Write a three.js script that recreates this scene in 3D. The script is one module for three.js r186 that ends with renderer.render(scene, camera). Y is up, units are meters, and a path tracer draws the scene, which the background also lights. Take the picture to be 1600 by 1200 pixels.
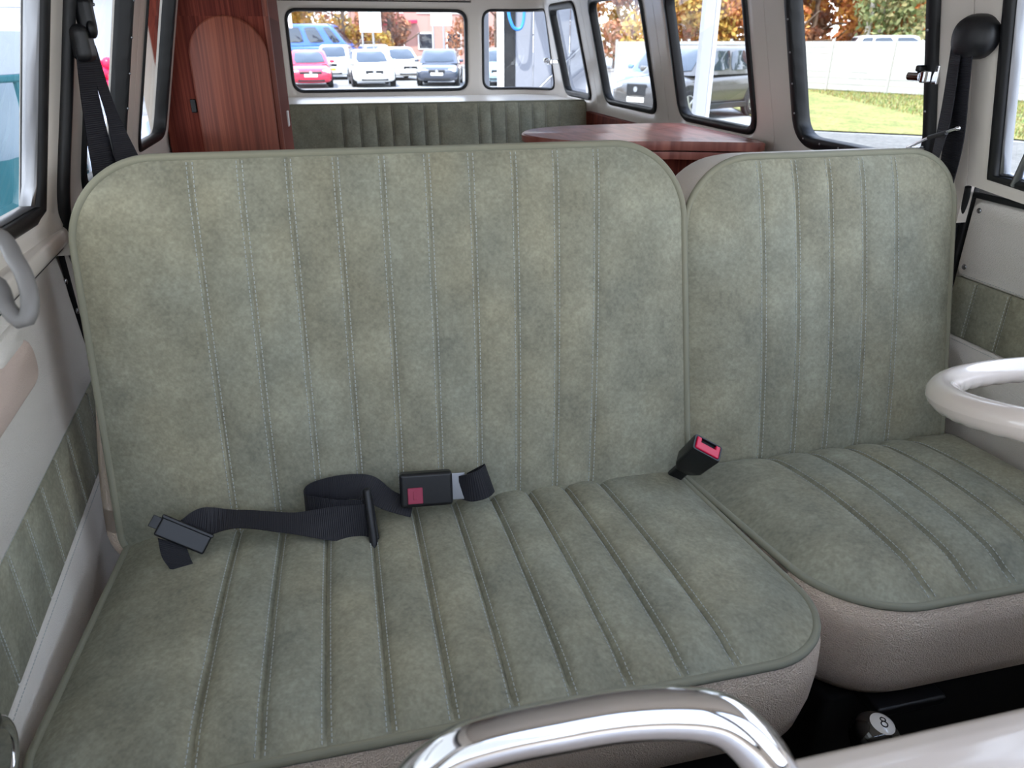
import * as THREE from 'three';
import { mergeGeometries, mergeVertices, toCreasedNormals } from 'three/addons/utils/BufferGeometryUtils.js';
import { RoundedBoxGeometry } from 'three/addons/geometries/RoundedBoxGeometry.js';

// ---------------------------------------------------------------- camera, sky, sun, exposure
const scene = new THREE.Scene();
const renderer = new THREE.WebGLRenderer({ antialias: true });
renderer.toneMapping = THREE.LinearToneMapping;
renderer.toneMappingExposure = 1.8;
renderer.shadowMap.enabled = true;

const camera = new THREE.PerspectiveCamera(55.13, 4 / 3, 0.02, 400);
{
  const yaw = THREE.MathUtils.degToRad(13.2), pitch = THREE.MathUtils.degToRad(24.95);
  camera.position.set(0, 1.75, 0);
  camera.focus = 1.3; camera.userData.fStop = 8.5;
  camera.lookAt(Math.sin(yaw) * Math.cos(pitch), 1.75 - Math.sin(pitch), -Math.cos(yaw) * Math.cos(pitch));
}

// clear autumn sky: pale haze at the horizon, blue overhead
const SKY_STRENGTH = 3.1;
{
  const W = 256, H = 128, d = new Float32Array(W * H * 4);
  for (let j = 0; j < H; j++) {
    const el = Math.max(0, Math.sin(((j + 0.5) / H - 0.5) * Math.PI)), t = Math.pow(el, 0.55);
    const c = [1.08 + (0.64 - 1.08) * t, 1.06 + (0.78 - 1.06) * t, 1.05 + (1.1 - 1.05) * t];
    for (let i = 0; i < W; i++) d.set([c[0] * SKY_STRENGTH, c[1] * SKY_STRENGTH, c[2] * SKY_STRENGTH, 1], (j * W + i) * 4);
  }
  const t = new THREE.DataTexture(d, W, H, THREE.RGBAFormat, THREE.FloatType);
  t.mapping = THREE.EquirectangularReflectionMapping; t.magFilter = THREE.LinearFilter; t.minFilter = THREE.LinearFilter; t.needsUpdate = true;
  scene.background = t; scene.environment = t;
}
const sun = new THREE.DirectionalLight(new THREE.Color().setRGB(1.0, 0.93, 0.82), 6);
sun.name = 'sun';
sun.position.set(-8, 25, 8.5); sun.target.position.set(0, 0, -3);
sun.castShadow = true; sun.shadow.mapSize.set(4096, 4096); sun.shadow.radius = 1;
Object.assign(sun.shadow.camera, { left: -45, right: 45, top: 45, bottom: -45, near: 1, far: 120 });
scene.add(sun, sun.target);

// ---------------------------------------------------------------- helpers
let seed = 7;
const rnd = () => { seed = (seed * 1664525 + 1013904223) >>> 0; return seed / 4294967296; };
const rr = (a, b) => a + (b - a) * rnd();
const V = (x, y, z) => new THREE.Vector3(x, y, z);
const { lerp, clamp, smoothstep } = THREE.MathUtils;
const used = new Map();
function numbered(n) { const k = used.get(n) ?? 0; used.set(n, k + 1); return k ? n + '_' + String(k).padStart(3, '0') : n; }
function shade(m) { m.castShadow = true; m.receiveShadow = true; return m; }
function tag(o, label, category, group) { o.userData.label = label; if (category) o.userData.category = category; if (group) o.userData.group = group; return o; }
function thing(name, label, category, pos = [0, 0, 0], turn = 0, group) {
  const o = new THREE.Group(); o.name = numbered(name); o.position.set(...pos); o.rotation.y = turn; scene.add(o);
  return tag(o, label, category, group);
}
function struct(name) { const o = new THREE.Group(); o.name = name; o.userData.kind = 'structure'; scene.add(o); return o; }
function part(name, geo, mat, parent, label) {
  const g = Array.isArray(geo) ? mergeGeometries(geo.map((x) => { const y = x.index ? x.toNonIndexed() : x; for (const k of Object.keys(y.attributes)) if (!['position', 'normal', 'uv'].includes(k)) y.deleteAttribute(k); return y; })) : geo;
  const m = shade(new THREE.Mesh(g, mat)); m.name = parent === scene ? numbered(name) : name;
  if (label) m.userData.label = label;
  parent.add(m); return m;
}
function bx(w, h, d, x = 0, y = 0, z = 0, r = 0.004, seg = 2) {
  r = Math.min(r, w / 2.01, h / 2.01, d / 2.01);
  return new RoundedBoxGeometry(w, h, d, seg, r).translate(x, y, z);
}
function span(x0, x1, y0, y1, z0, z1, r = 0.004, seg = 2) { return bx(x1 - x0, y1 - y0, z1 - z0, (x0 + x1) / 2, (y0 + y1) / 2, (z0 + z1) / 2, r, seg); }
function cyl(r0, r1, h, seg = 20) { return new THREE.CylinderGeometry(r0, r1, h, seg); }
function between(g, a, b) {   // g: along y, centred; placed from a to b
  const d = b.clone().sub(a), q = new THREE.Quaternion().setFromUnitVectors(V(0, 1, 0), d.clone().normalize());
  return g.applyQuaternion(q).translate((a.x + b.x) / 2, (a.y + b.y) / 2, (a.z + b.z) / 2);
}
function rod(a, b, r, seg = 12) { return between(cyl(r, r, a.distanceTo(b), seg), a, b); }
function tube(pts, r, seg = 80, rad = 10, closed = false, tension = 0.5) {
  return new THREE.TubeGeometry(new THREE.CatmullRomCurve3(pts, closed, 'catmullrom', tension), seg, r, rad, closed);
}
// a grid of points -> indexed geometry with smooth normals; uv from callback
function gridGeo(nu, nv, at, uvAt) {
  const p = [], uv = [], idx = [];
  for (let j = 0; j <= nv; j++) for (let i = 0; i <= nu; i++) {
    const q = at(i / nu, j / nv); p.push(q.x, q.y, q.z);
    const t = uvAt ? uvAt(i / nu, j / nv) : [i / nu, j / nv]; uv.push(t[0], t[1]);
  }
  const s = nu + 1;
  for (let j = 0; j < nv; j++) for (let i = 0; i < nu; i++) { const a = j * s + i; idx.push(a, a + 1, a + s + 1, a, a + s + 1, a + s); }
  const g = new THREE.BufferGeometry();
  g.setAttribute('position', new THREE.Float32BufferAttribute(p, 3)); g.setAttribute('uv', new THREE.Float32BufferAttribute(uv, 2)); g.setIndex(idx); g.computeVertexNormals();
  return g;
}
// rings of equal length -> closed skin; optional fan caps
function loft(rings, { cap0 = false, cap1 = false, closeRings = false, crease = 0.7, uvScale = 1 } = {}) {
  const n = rings[0].length, p = [], uv = [], idx = [];
  let len = 0;
  rings.forEach((r, k) => {
    if (k) len += r[0].distanceTo(rings[k - 1][0]);
    let per = 0;
    r.forEach((q, i) => { if (i) per += q.distanceTo(r[i - 1]); p.push(q.x, q.y, q.z); uv.push(per * uvScale, len * uvScale); });
  });
  const R = rings.length;
  for (let k = 0; k < (closeRings ? R : R - 1); k++) for (let i = 0; i < n; i++) {
    const a = k * n + i, b = k * n + (i + 1) % n, k2 = (k + 1) % R, c = k2 * n + i, d = k2 * n + (i + 1) % n;
    idx.push(a, b, d, a, d, c);
  }
  const cap = (k, flip) => {
    const c = V(0, 0, 0); rings[k].forEach((q) => c.add(q)); c.multiplyScalar(1 / n);
    const ci = p.length / 3; p.push(c.x, c.y, c.z); uv.push(0, 0);
    for (let i = 0; i < n; i++) { const a = k * n + i, b = k * n + (i + 1) % n; flip ? idx.push(ci, b, a) : idx.push(ci, a, b); }
  };
  if (cap0) cap(0, true); if (cap1) cap(R - 1, false);
  let g = new THREE.BufferGeometry();
  g.setAttribute('position', new THREE.Float32BufferAttribute(p, 3)); g.setAttribute('uv', new THREE.Float32BufferAttribute(uv, 2)); g.setIndex(idx);
  g = toCreasedNormals(g, crease);
  return g;
}
// flat strap: points with a width direction each
function ribbon(list, width, thick = 0.0014, sub = 10) {
  const c = new THREE.CatmullRomCurve3(list.map((e) => V(...e.p)), false, 'centripetal'), wv = new THREE.CatmullRomCurve3(list.map((e) => V(...e.w).normalize().multiplyScalar(e.s ?? 1)), false, 'centripetal');
  const n = (list.length - 1) * sub, rings = [];
  for (let i = 0; i <= n; i++) {
    const t = i / n, p = c.getPoint(t), w = wv.getPoint(t), T = c.getTangent(t), N = T.clone().cross(w).normalize();
    const h = w.clone().multiplyScalar(width / 2), k = N.multiplyScalar(thick / 2);
    rings.push([p.clone().add(h).add(k), p.clone().sub(h).add(k), p.clone().sub(h).sub(k), p.clone().add(h).sub(k)]);
  }
  return loft(rings, { cap0: true, cap1: true, crease: 0.6, uvScale: 1 });
}

// ---------------------------------------------------------------- noise and textures
function lattice(n, s) { let k = s; const r = () => { k = (k * 1664525 + 1013904223) >>> 0; return k / 4294967296; }; return Float32Array.from({ length: n * n }, r); }
const LAT = lattice(256, 11);
function vnoise(x, y, per) {
  const ix = Math.floor(x), iy = Math.floor(y), fx = x - ix, fy = y - iy, u = fx * fx * (3 - 2 * fx), v = fy * fy * (3 - 2 * fy);
  const g = (a, b) => LAT[(((b % per) + per) % per) * 256 + (((a % per) + per) % per)];
  return (g(ix, iy) * (1 - u) + g(ix + 1, iy) * u) * (1 - v) + (g(ix, iy + 1) * (1 - u) + g(ix + 1, iy + 1) * u) * v;
}
function fbm(u, v, per, oct, gain = 0.5) { let s = 0, a = 1, t = 0, p = per; for (let o = 0; o < oct && p <= 256; o++) { s += a * vnoise(u * p + o * 3, v * p + o * 7, p); t += a; a *= gain; p *= 2; } return s / t; }
function tex(n, m, fn, srgb = true, repeat) {
  const d = new Uint8Array(n * m * 4);
  for (let j = 0; j < m; j++) for (let i = 0; i < n; i++) { const c = fn(i / n, j / m); d.set([clamp(c[0], 0, 1) * 255, clamp(c[1], 0, 1) * 255, clamp(c[2], 0, 1) * 255, 255], (j * n + i) * 4); }
  const t = new THREE.DataTexture(d, n, m); t.wrapS = t.wrapT = THREE.RepeatWrapping; t.magFilter = THREE.LinearFilter; t.minFilter = THREE.LinearMipmapLinearFilter; t.generateMipmaps = true;
  if (srgb) t.colorSpace = THREE.SRGBColorSpace; if (repeat) t.repeat.set(...repeat); t.needsUpdate = true; return t;
}
const grey = (x) => [x, x, x];
// suede: mottled nap in metres (one tile = 0.6 m)
const suedeMap = (c, k = 1) => tex(1024, 1024, (u, v) => {
  const a = fbm(u, v, 8, 5, 0.6), b = fbm(u + 0.37, v + 0.11, 16, 4, 0.6), f = fbm(u, v, 128, 2, 0.8), w = fbm(u + 0.7, v + 0.3, 5, 3);
  const m = 1 + k * (0.3 * (a - 0.5) + 0.12 * (b - 0.5) + 0.2 * (f - 0.5)), h = 0.05 * (w - 0.5);
  return [c[0] * m * (1 + h), c[1] * m, c[2] * m * (1 - h * 1.4)];
}, true, [1 / 0.6, 1 / 0.6]);
const suedeBump = tex(512, 512, (u, v) => grey(0.6 * fbm(u, v, 128, 2) + 0.4 * fbm(u, v, 32, 3)), false, [1 / 0.3, 1 / 0.3]);
const leatherBump = tex(1024, 1024, (u, v) => {
  const wx = fbm(u, v, 32, 2), wy = fbm(v, u, 32, 2), a = fbm(u + wx * 0.02, v + wy * 0.02, 128, 2, 0.6);
  return grey(1 - Math.pow(1 - Math.abs(a - 0.5) * 2, 3));
}, false, [1 / 0.3, 1 / 0.3]);
const woodTex = (a, b, k) => tex(512, 1024, (u, v) => {
  const wob = fbm(u, v, 4, 3) * 0.25, g = fbm(u * 1 + wob * 0.15, v * 0.06 + wob * 0.05, 64, 3, 0.6), h = fbm(u, v * 0.03, 200, 1), w = fbm(u, v * 0.2, 8, 3);
  const t = clamp((g - 0.5) * 1.7 * k + (h - 0.5) * 0.5 * k + (w - 0.5) * 0.7 * k + 0.5, 0, 1);
  return [lerp(a[0], b[0], t), lerp(a[1], b[1], t), lerp(a[2], b[2], t)];
});

const M = {};
const std = (o) => new THREE.MeshStandardMaterial(o);
const phys = (o) => new THREE.MeshPhysicalMaterial(o);
const suedeA = suedeMap([0.568, 0.562, 0.492]);
M.suede = phys({ map: suedeA, roughness: 0.95, sheen: 0.35, sheenColor: new THREE.Color(0.58, 0.58, 0.54), sheenRoughness: 0.5, bumpMap: suedeBump, bumpScale: 0.0005 });
M.piping = phys({ map: suedeMap([0.548, 0.544, 0.476], 0.35), roughness: 0.9, sheen: 0.2, sheenColor: new THREE.Color(0.53, 0.53, 0.48) });
M.thread = std({ color: 0xb4b8b4, roughness: 0.7 });
M.leather = phys({ color: 0xeedac6, roughness: 0.5, bumpMap: leatherBump, bumpScale: 0.0016 });
M.leatherPale = phys({ color: 0xe8e2da, roughness: 0.6, bumpMap: leatherBump, bumpScale: 0.0005 });
M.leatherPink = phys({ color: 0xd9c4b8, roughness: 0.6, bumpMap: leatherBump, bumpScale: 0.0004 });
M.paint = phys({ color: 0xe2dad0, roughness: 0.32, clearcoat: 0.4, clearcoatRoughness: 0.15 });
M.paintWall = std({ color: 0xd3cac0, roughness: 0.5 });
M.dashPaint = phys({ color: 0xd8cabf, roughness: 0.3, clearcoat: 0.6, clearcoatRoughness: 0.1 });
M.rubber = std({ color: 0x101114, roughness: 0.45 });
M.rubberMatte = std({ color: 0x0d0d0f, roughness: 0.8 });
M.plastic = phys({ color: 0x141519, roughness: 0.42 });
M.floor = std({ color: 0x0b0b0d, roughness: 0.85 });
M.chrome = std({ color: 0xd9dade, roughness: 0.06, metalness: 1 });
M.chromeDark = std({ color: 0x9a9ca2, roughness: 0.15, metalness: 1 });
M.steel = std({ color: 0xa9abb0, roughness: 0.35, metalness: 1 });
M.greyRod = phys({ color: 0x6f6d6b, roughness: 0.45 });
M.glass = phys({ color: 0xe2e8ea, transmission: 1, roughness: 0, thickness: 0, ior: 1.45 });
M.strap = std({ color: 0x16161f, roughness: 0.62, bumpMap: tex(64, 64, (u, v) => grey(0.5 + 0.5 * Math.sin(v * Math.PI * 2 * 8)), false, [30, 40]), bumpScale: 0.0005 });
M.red = phys({ color: 0xe01548, roughness: 0.35 });
M.redDull = phys({ color: 0xa13a55, roughness: 0.5 });
M.white = std({ color: 0xf0f0ee, roughness: 0.5 });
const woodA = woodTex([0.36, 0.145, 0.115], [0.52, 0.25, 0.19], 1), woodB = woodTex([0.43, 0.2, 0.145], [0.6, 0.325, 0.235], 1), woodT = woodTex([0.5, 0.27, 0.225], [0.66, 0.4, 0.34], 1);
M.wood = phys({ map: woodA, roughness: 0.75, specularIntensity: 0.4 });
M.woodDoor = phys({ map: woodB, roughness: 0.55 });
M.woodTable = phys({ map: woodT, roughness: 0.38, clearcoat: 0.2, clearcoatRoughness: 0.25 });

// ---------------------------------------------------------------- the van's body
const BELT = 1.51, LEAN = 0.26;
const xr = (y) => 1.17 - LEAN * Math.max(0, y - BELT), xl = (y) => -0.43 + LEAN * Math.max(0, y - BELT);
const mapRight = (p, q, d) => V(xr(q) + d, q, p);
const mapLeft = (p, q, d) => V(xl(q) - d, q, p);
const mapRear = (p, q, d) => V(p, q, -4.1 - d + 0.04 * Math.max(0, q - BELT));
const mapFront = (p, q, d) => V(p, q, 0.1 + d - 0.1 * Math.max(0, q - 1.4));
// the rounded rear corner: p runs from the right wall (0) round to the rear wall
const CR = 0.24;
const mapCorner = (p, q, d) => {
  const lean = LEAN * Math.max(0, q - BELT), arc = CR * Math.PI / 2;
  if (p <= arc) { const a = p / CR, w = 1 - Math.sin(a) * 0.85; return V(1.17 - CR + (CR + d) * Math.cos(a) - lean * Math.cos(a) * w - (1 - Math.cos(a)) * 0, q, -4.1 + CR - (CR + d) * Math.sin(a) + lean * 0.15 * Math.sin(a)); }
  return V(1.17 - CR - (p - arc), q, -4.1 - d + lean * 0.15);
};
function roundPoly(pts, r, off = 0, seg = 8) {   // pts: [[p,q],...] counter-clockwise; off > 0 grows it
  const n = pts.length, P = pts.map((a) => new THREE.Vector2(...a)), L = [];
  for (let i = 0; i < n; i++) {
    const d = P[(i + 1) % n].clone().sub(P[i]).normalize(), nn = new THREE.Vector2(d.y, -d.x);
    L.push({ p: P[i].clone().addScaledVector(nn, off), d });
  }
  const C = L.map((b, i) => { const a = L[(i + n - 1) % n], k = a.d.x * b.d.y - a.d.y * b.d.x, t = ((b.p.x - a.p.x) * b.d.y - (b.p.y - a.p.y) * b.d.x) / k; return a.p.clone().addScaledVector(a.d, t); });
  const out = [], R = Math.max(0.003, r + off);
  C.forEach((c, i) => {
    const d0 = L[(i + n - 1) % n].d, d1 = L[i].d, ang = Math.acos(clamp(d0.dot(d1), -1, 1)), cut = R * Math.tan(ang / 2);
    const s = c.clone().addScaledVector(d0, -cut), e = c.clone().addScaledVector(d1, cut);
    for (let k = 0; k <= seg; k++) { const t = k / seg, u = 1 - t; out.push([u * u * s.x + 2 * u * t * c.x + t * t * e.x, u * u * s.y + 2 * u * t * c.y + t * t * e.y]); }
  });
  return out;
}
function hit(poly, c, a) {   // the farthest crossing of a ray with a polygon
  const dx = Math.cos(a), dy = Math.sin(a); let best = 0;
  for (let i = 0; i < poly.length; i++) {
    const [x0, y0] = poly[i], [x1, y1] = poly[(i + 1) % poly.length], ex = x1 - x0, ey = y1 - y0, k = dx * ey - dy * ex;
    if (Math.abs(k) < 1e-12) continue;
    const t = ((x0 - c[0]) * ey - (y0 - c[1]) * ex) / k, s = ((x0 - c[0]) * dy - (y0 - c[1]) * dx) / k;
    if (t > best && s >= -1e-9 && s <= 1 + 1e-9) best = t;
  }
  return [c[0] + dx * best, c[1] + dy * best];
}
function angles(rect, hole, c) {
  const a = []; for (let i = 0; i < 72; i++) a.push((i / 72) * 2 * Math.PI - Math.PI);
  for (const q of [...rect, ...hole]) a.push(Math.atan2(q[1] - c[1], q[0] - c[0]));
  a.sort((x, y) => x - y); return a.filter((x, i) => !i || x - a[i - 1] > 0.004);
}
// a body panel with one window opening, rounded reveal and real thickness
function panelRing(rect, quad, r, map, T = 0.035) {
  const c = [0, 0]; quad.forEach((q) => { c[0] += q[0] / quad.length; c[1] += q[1] / quad.length; });
  const h0 = roundPoly(quad, r), A = angles(rect, h0, c);
  const ring = (poly, d, mixTo, t) => A.map((a) => { const u = hit(poly, c, a); if (!mixTo) return map(u[0], u[1], d); const w = hit(mixTo, c, a); return map(lerp(u[0], w[0], t), lerp(u[1], w[1], t), d); });
  const h1 = roundPoly(quad, r, 0.004), h2 = roundPoly(quad, r, 0.013);
  const rings = [ring(rect, T), ring(rect, 0), ring(rect, 0, h2, 0.33), ring(rect, 0, h2, 0.66), ring(h2, 0), ring(h1, 0.004), ring(h0, 0.013), ring(h0, T), ring(rect, T, h0, 0.5)];
  return loft(rings, { closeRings: true, crease: 0.9 });
}
function gasket(quad, r, map, w0, w1, d0, d1) {   // rubber ring between offsets w0 (outer) and w1 (inner)
  const c = [0, 0]; quad.forEach((q) => { c[0] += q[0] / quad.length; c[1] += q[1] / quad.length; });
  const A = angles([], roundPoly(quad, r), c), R = (off, d) => { const poly = roundPoly(quad, r, off); return A.map((a) => { const u = hit(poly, c, a); return map(u[0], u[1], d); }); };
  const e = Math.min(0.004, (w0 - w1) / 3);
  return loft([R(w0, d1), R(w0, d0 + e), R(w0 - e, d0), R((w0 + w1) / 2, d0 - 0.001), R(w1 + e, d0), R(w1, d0 + e), R(w1, d1)], { closeRings: true, crease: 1.1 });
}
function pane(quad, r, map, d, off = -0.01) {
  const poly = roundPoly(quad, r, off), c = [0, 0]; poly.forEach((q) => { c[0] += q[0] / poly.length; c[1] += q[1] / poly.length; });
  const at = (k) => poly.map((q) => map(lerp(c[0], q[0], k), lerp(c[1], q[1], k), d));
  return loft([at(0.02), at(0.35), at(0.7), at(1)], { cap0: true, crease: 3 });
}
let windowCount = 0;
function makeWindow(quad, r, map, label, opt = {}) {
  const w = struct('window_' + (++windowCount)); w.userData.label = label;
  part('gasket', gasket(quad, r, map, 0.006, -(opt.rubber ?? 0.014), -(opt.proud ?? 0.004), 0.028), M.rubber, w);
  part('pane', pane(quad, r, map, 0.02, -0.008), M.glass, w);
  if (opt.bead) part('chrome_bead', gasket(quad, r, map, -(opt.rubber ?? 0.014) + 0.001, -(opt.rubber ?? 0.014) - 0.005, 0.006, 0.024), M.steel, w, 'bright metal bead around the pane');
  if (opt.rivets) {
    const poly = roundPoly(quad, r, -(opt.rubber ?? 0.014) * 0.55), g = new THREE.SphereGeometry(0.0028, 8, 6), c = new THREE.CatmullRomCurve3(poly.map((q) => map(q[0], q[1], -(opt.proud ?? 0.004) - 0.0005)), true);
    for (let i = 0; i < opt.rivets; i++) { const m = part('rivet', g, M.steel, w); m.position.copy(c.getPointAt(i / opt.rivets)); }
  }
  return w;
}
const q4 = (p0, p1, y0, y1, s0 = 0, s1 = 0) => [[p0, y0], [p1, y0], [p1 + s1, y1], [p0 + s0, y1]];
const TOPY = 2.06, BOTY = 1.43;
const rect = (p0, p1, y0 = BOTY, y1 = TOPY) => [[p0, y0], [p1, y0], [p1, y1], [p0, y1]];

// right wall: door window, three side windows, a hinged rear quarter window, the curved corner
const wallR = struct('wall_right'), wallL = struct('wall_left'), wallB = struct('wall_rear'), wallF = struct('wall_front');
const rightWins = [
  [[-1.195, 0.13], q4(-1.145, 0.03, 1.515, 1.92, 0.02, -0.12), 0.012, 'driver door window with a black channel beside the right belt pillar', { rubber: 0.015, bead: true, low: 1.492 }],
  [[-1.87, -1.197], q4(-1.765, -1.29, 1.512, 1.91, 0.0, 0.01), 0.075, 'large side window behind the driver seat showing grass and white fence', { rubber: 0.022, rivets: 22, proud: 0.008 }],
  [[-2.56, -1.872], q4(-2.465, -1.965, 1.512, 1.91, 0, 0.005), 0.06, 'side window above the table with the silver car beyond', { rubber: 0.016 }],
  [[-3.31, -2.562], q4(-3.215, -2.66, 1.512, 1.91, 0, 0.005), 0.06, 'third side window from the driver door, behind the table', { rubber: 0.016 }],
  [[-3.86, -3.312], q4(-3.8, -3.4, 1.512, 1.905, 0, 0.0), 0.05, 'hinged rear quarter window with a chrome catch', { rubber: 0.02 }],
];
for (const [z, quad, r, label, opt] of rightWins) { part('window_surround', panelRing(rect(z[0], z[1], opt.low ?? BOTY), quad, r, mapRight), M.paint, wallR); makeWindow(quad, r, mapRight, label, opt); }
{ const quad = q4(0.085, 0.5, 1.525, 1.895), arc = CR * Math.PI / 2; part('corner_surround', panelRing(rect(0.0, 0.56), quad, 0.05, mapCorner), M.paint, wallR); makeWindow(quad, 0.05, mapCorner, 'curved corner window at the right rear of the van', { rubber: 0.007, proud: 0.001 }); }
// rear wall: hatch with its window
{
  const quad = q4(-0.158, 0.722, 1.522, 1.892), r = 0.055;
  part('hatch_surround', panelRing(rect(-0.205, 0.757, 1.44, 1.928), quad, r, mapRear), M.paint, wallB);
  makeWindow(quad, r, mapRear, 'wide rear hatch window with parked cars beyond', { rubber: 0.009, proud: 0.003 });
  part('hatch_seal', [span(-0.24, 0.785, 1.925, 1.95, -4.16, -4.12), span(0.754, 0.774, 1.43, 1.95, -4.16, -4.12), span(-0.24, -0.2, 1.43, 1.95, -4.16, -4.12)], M.rubberMatte, wallB);
  part('header', span(-0.45, 0.93, 1.934, 2.06, -4.14, -4.09, 0.003), M.paint, wallB);
  part('rear_post', span(-0.47, -0.212, 1.43, 1.934, -4.14, -4.1, 0.002), M.paint, wallB);
  part('rear_panel', span(-0.47, 1.18, 0.5, 1.44, -4.16, -4.1, 0.003), M.paintWall, wallB);
  part('rear_deck', span(-0.43, 1.17, 1.462, 1.497, -4.1, -3.47, 0.008), M.paint, wallB);
}
// left wall
const leftWins = [
  [[-1.325, 0.13], q4(-1.236, 0.03, 1.512, 1.92, 0.0, -0.12), 0.012, 'passenger door window with the teal stall beyond', { rubber: 0.018, proud: 0.002, bead: true, low: 1.478 }],
  [[-1.80, -1.327], q4(-1.725, -1.43, 1.512, 1.92), 0.055, 'riveted side window behind the left seat belt', { rubber: 0.012, rivets: 20, proud: 0.004 }],
  [[-2.26, -1.802], q4(-2.19, -1.87, 1.525, 1.92), 0.05, 'side window beside the wooden wardrobe', { rubber: 0.010, proud: 0.002 }],
];
for (const [z, quad, r, label, opt] of leftWins) { part('window_surround', panelRing(rect(z[0], z[1], opt.low ?? BOTY), quad, r, mapLeft), M.paint, wallL); makeWindow(quad, r, mapLeft, label, opt); }
part('rear_side', [span(-0.475, -0.43, 0.5, 2.06, -4.14, -2.262, 0.003)], M.paintWall, wallL);
part('lower_side', span(-0.49, -0.435, 0.5, 1.432, -2.262, -1.40, 0.003), M.paintWall, wallL);
part('wood_trim', span(-0.436, -0.41, 1.2, 1.462, -2.24, -1.86, 0.004), M.wood, wallL, 'red wood strip under the left window');
part('lower_side', span(1.175, 1.22, 0.5, 1.432, -4.1, -1.33, 0.003), M.paintWall, wallR);
part('wood_lining', span(1.145, 1.174, 1.0, 1.462, -3.42, -1.95, 0.004), M.wood, wallR, 'dark red wood lining under the right windows');
// front end behind the viewpoint: nose panel, split windscreen, header
{
  for (const [a, b, hole, label] of [[-0.43, 0.369, q4(-0.34, 0.345, 1.4, 1.96), 'passenger half of the split windscreen'], [0.371, 1.17, q4(0.395, 1.08, 1.4, 1.96), 'driver half of the split windscreen']]) {
    part('windscreen_surround', panelRing(rect(a, b, 1.36, 2.06), hole, 0.06, mapFront), M.paint, wallF); makeWindow(hole, 0.06, mapFront, label, { rubber: 0.014 });
  }
  part('nose_panel', span(-0.5, 1.24, 0.45, 1.38, 0.1, 0.16, 0.01), M.paintWall, wallF);
}
// roof and floor
{
  const c = struct('ceiling');
  part('roof_panel', span(-0.49, 1.23, 2.04, 2.09, -4.16, 0.14, 0.01), M.paintWall, c);
  const f = struct('floor');
  part('cab_mat', span(-0.5, 1.24, 0.5, 0.55, -1.3, 0.14, 0.004), M.floor, f);
  part('rear_floor', span(-0.5, 1.24, 0.5, 0.56, -4.14, -1.3, 0.004), M.floor, f);
}
// B pillars and door seals
{
  part('belt_pillar', [span(-0.475, -0.425, 0.55, 1.45, -1.45, -1.375, 0.012)], M.paint, wallL);
  const s = tube([V(-0.317, 1.93, -1.308), V(-0.377, 1.7, -1.306), V(-0.42, 1.53, -1.302), V(-0.435, 1.46, -1.335), V(-0.452, 1.36, -1.405), V(-0.455, 1.2, -1.41), V(-0.455, 0.9, -1.40), V(-0.455, 0.6, -1.38)], 0.011, 90, 10);
  part('door_seal', s, M.rubber, wallL, 'black door weatherstrip');
  part('belt_pillar', [span(1.138, 1.2, 0.55, 1.47, -1.34, -1.208, 0.016, 4)], M.paint, wallR);
  part('jamb', span(1.19, 1.235, 0.55, 1.5, -1.34, -1.196, 0.004), M.rubberMatte, wallR);
  part('jamb', span(-0.53, -0.462, 0.55, 1.47, -1.46, -1.374, 0.004), M.rubberMatte, wallL);
  const s2 = tube([V(1.17, 1.5, -1.19), V(1.176, 1.47, -1.195), V(1.185, 1.4, -1.212), V(1.187, 1.2, -1.215), V(1.187, 0.9, -1.21), V(1.187, 0.6, -1.2)], 0.006, 90, 10);
  part('door_seal', s2, M.rubber, wallR, 'black door weatherstrip');
}

// ---------------------------------------------------------------- doors
function mapped(shapePts, d0, d1, map, bev = 0.003) {   // flat card with rounded edge, in (s, y), from depth d0 (room side) to d1
  const c = [0, 0]; shapePts.forEach((q) => { c[0] += q[0] / shapePts.length; c[1] += q[1] / shapePts.length; });
  const R = (off, d) => shapePts.map((q, i) => { const a = shapePts[(i + shapePts.length - 1) % shapePts.length], b = shapePts[(i + 1) % shapePts.length]; const t = new THREE.Vector2(b[0] - a[0], b[1] - a[1]).normalize(); return map(q[0] + t.y * off, q[1] - t.x * off, d); });
  const g = loft([R(0, d1), R(0, d0 + bev), R(-bev * 0.4, d0 + bev * 0.3), R(-bev, d0)], { cap0: true, cap1: true, crease: 0.8 });
  const inv = g.attributes.position, uv = g.attributes.uv;   // uv in metres on the card
  for (let i = 0; i < uv.count; i++) uv.setXY(i, inv.getZ(i), inv.getY(i));
  return g;
}
const stitchRow = (pts, len, r, out) => {   // short stitches along a polyline
  const c = new THREE.CatmullRomCurve3(pts), L = c.getLength(), n = Math.floor(L / (len * 1.55));
  for (let i = 0; i < n; i++) { const t = (i + 0.5) / n, p = c.getPointAt(t), d = c.getTangentAt(t).multiplyScalar(len / 2); out.push(between(new THREE.CylinderGeometry(r, r, len, 5, 1), p.clone().sub(d), p.clone().add(d))); }
};
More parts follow.
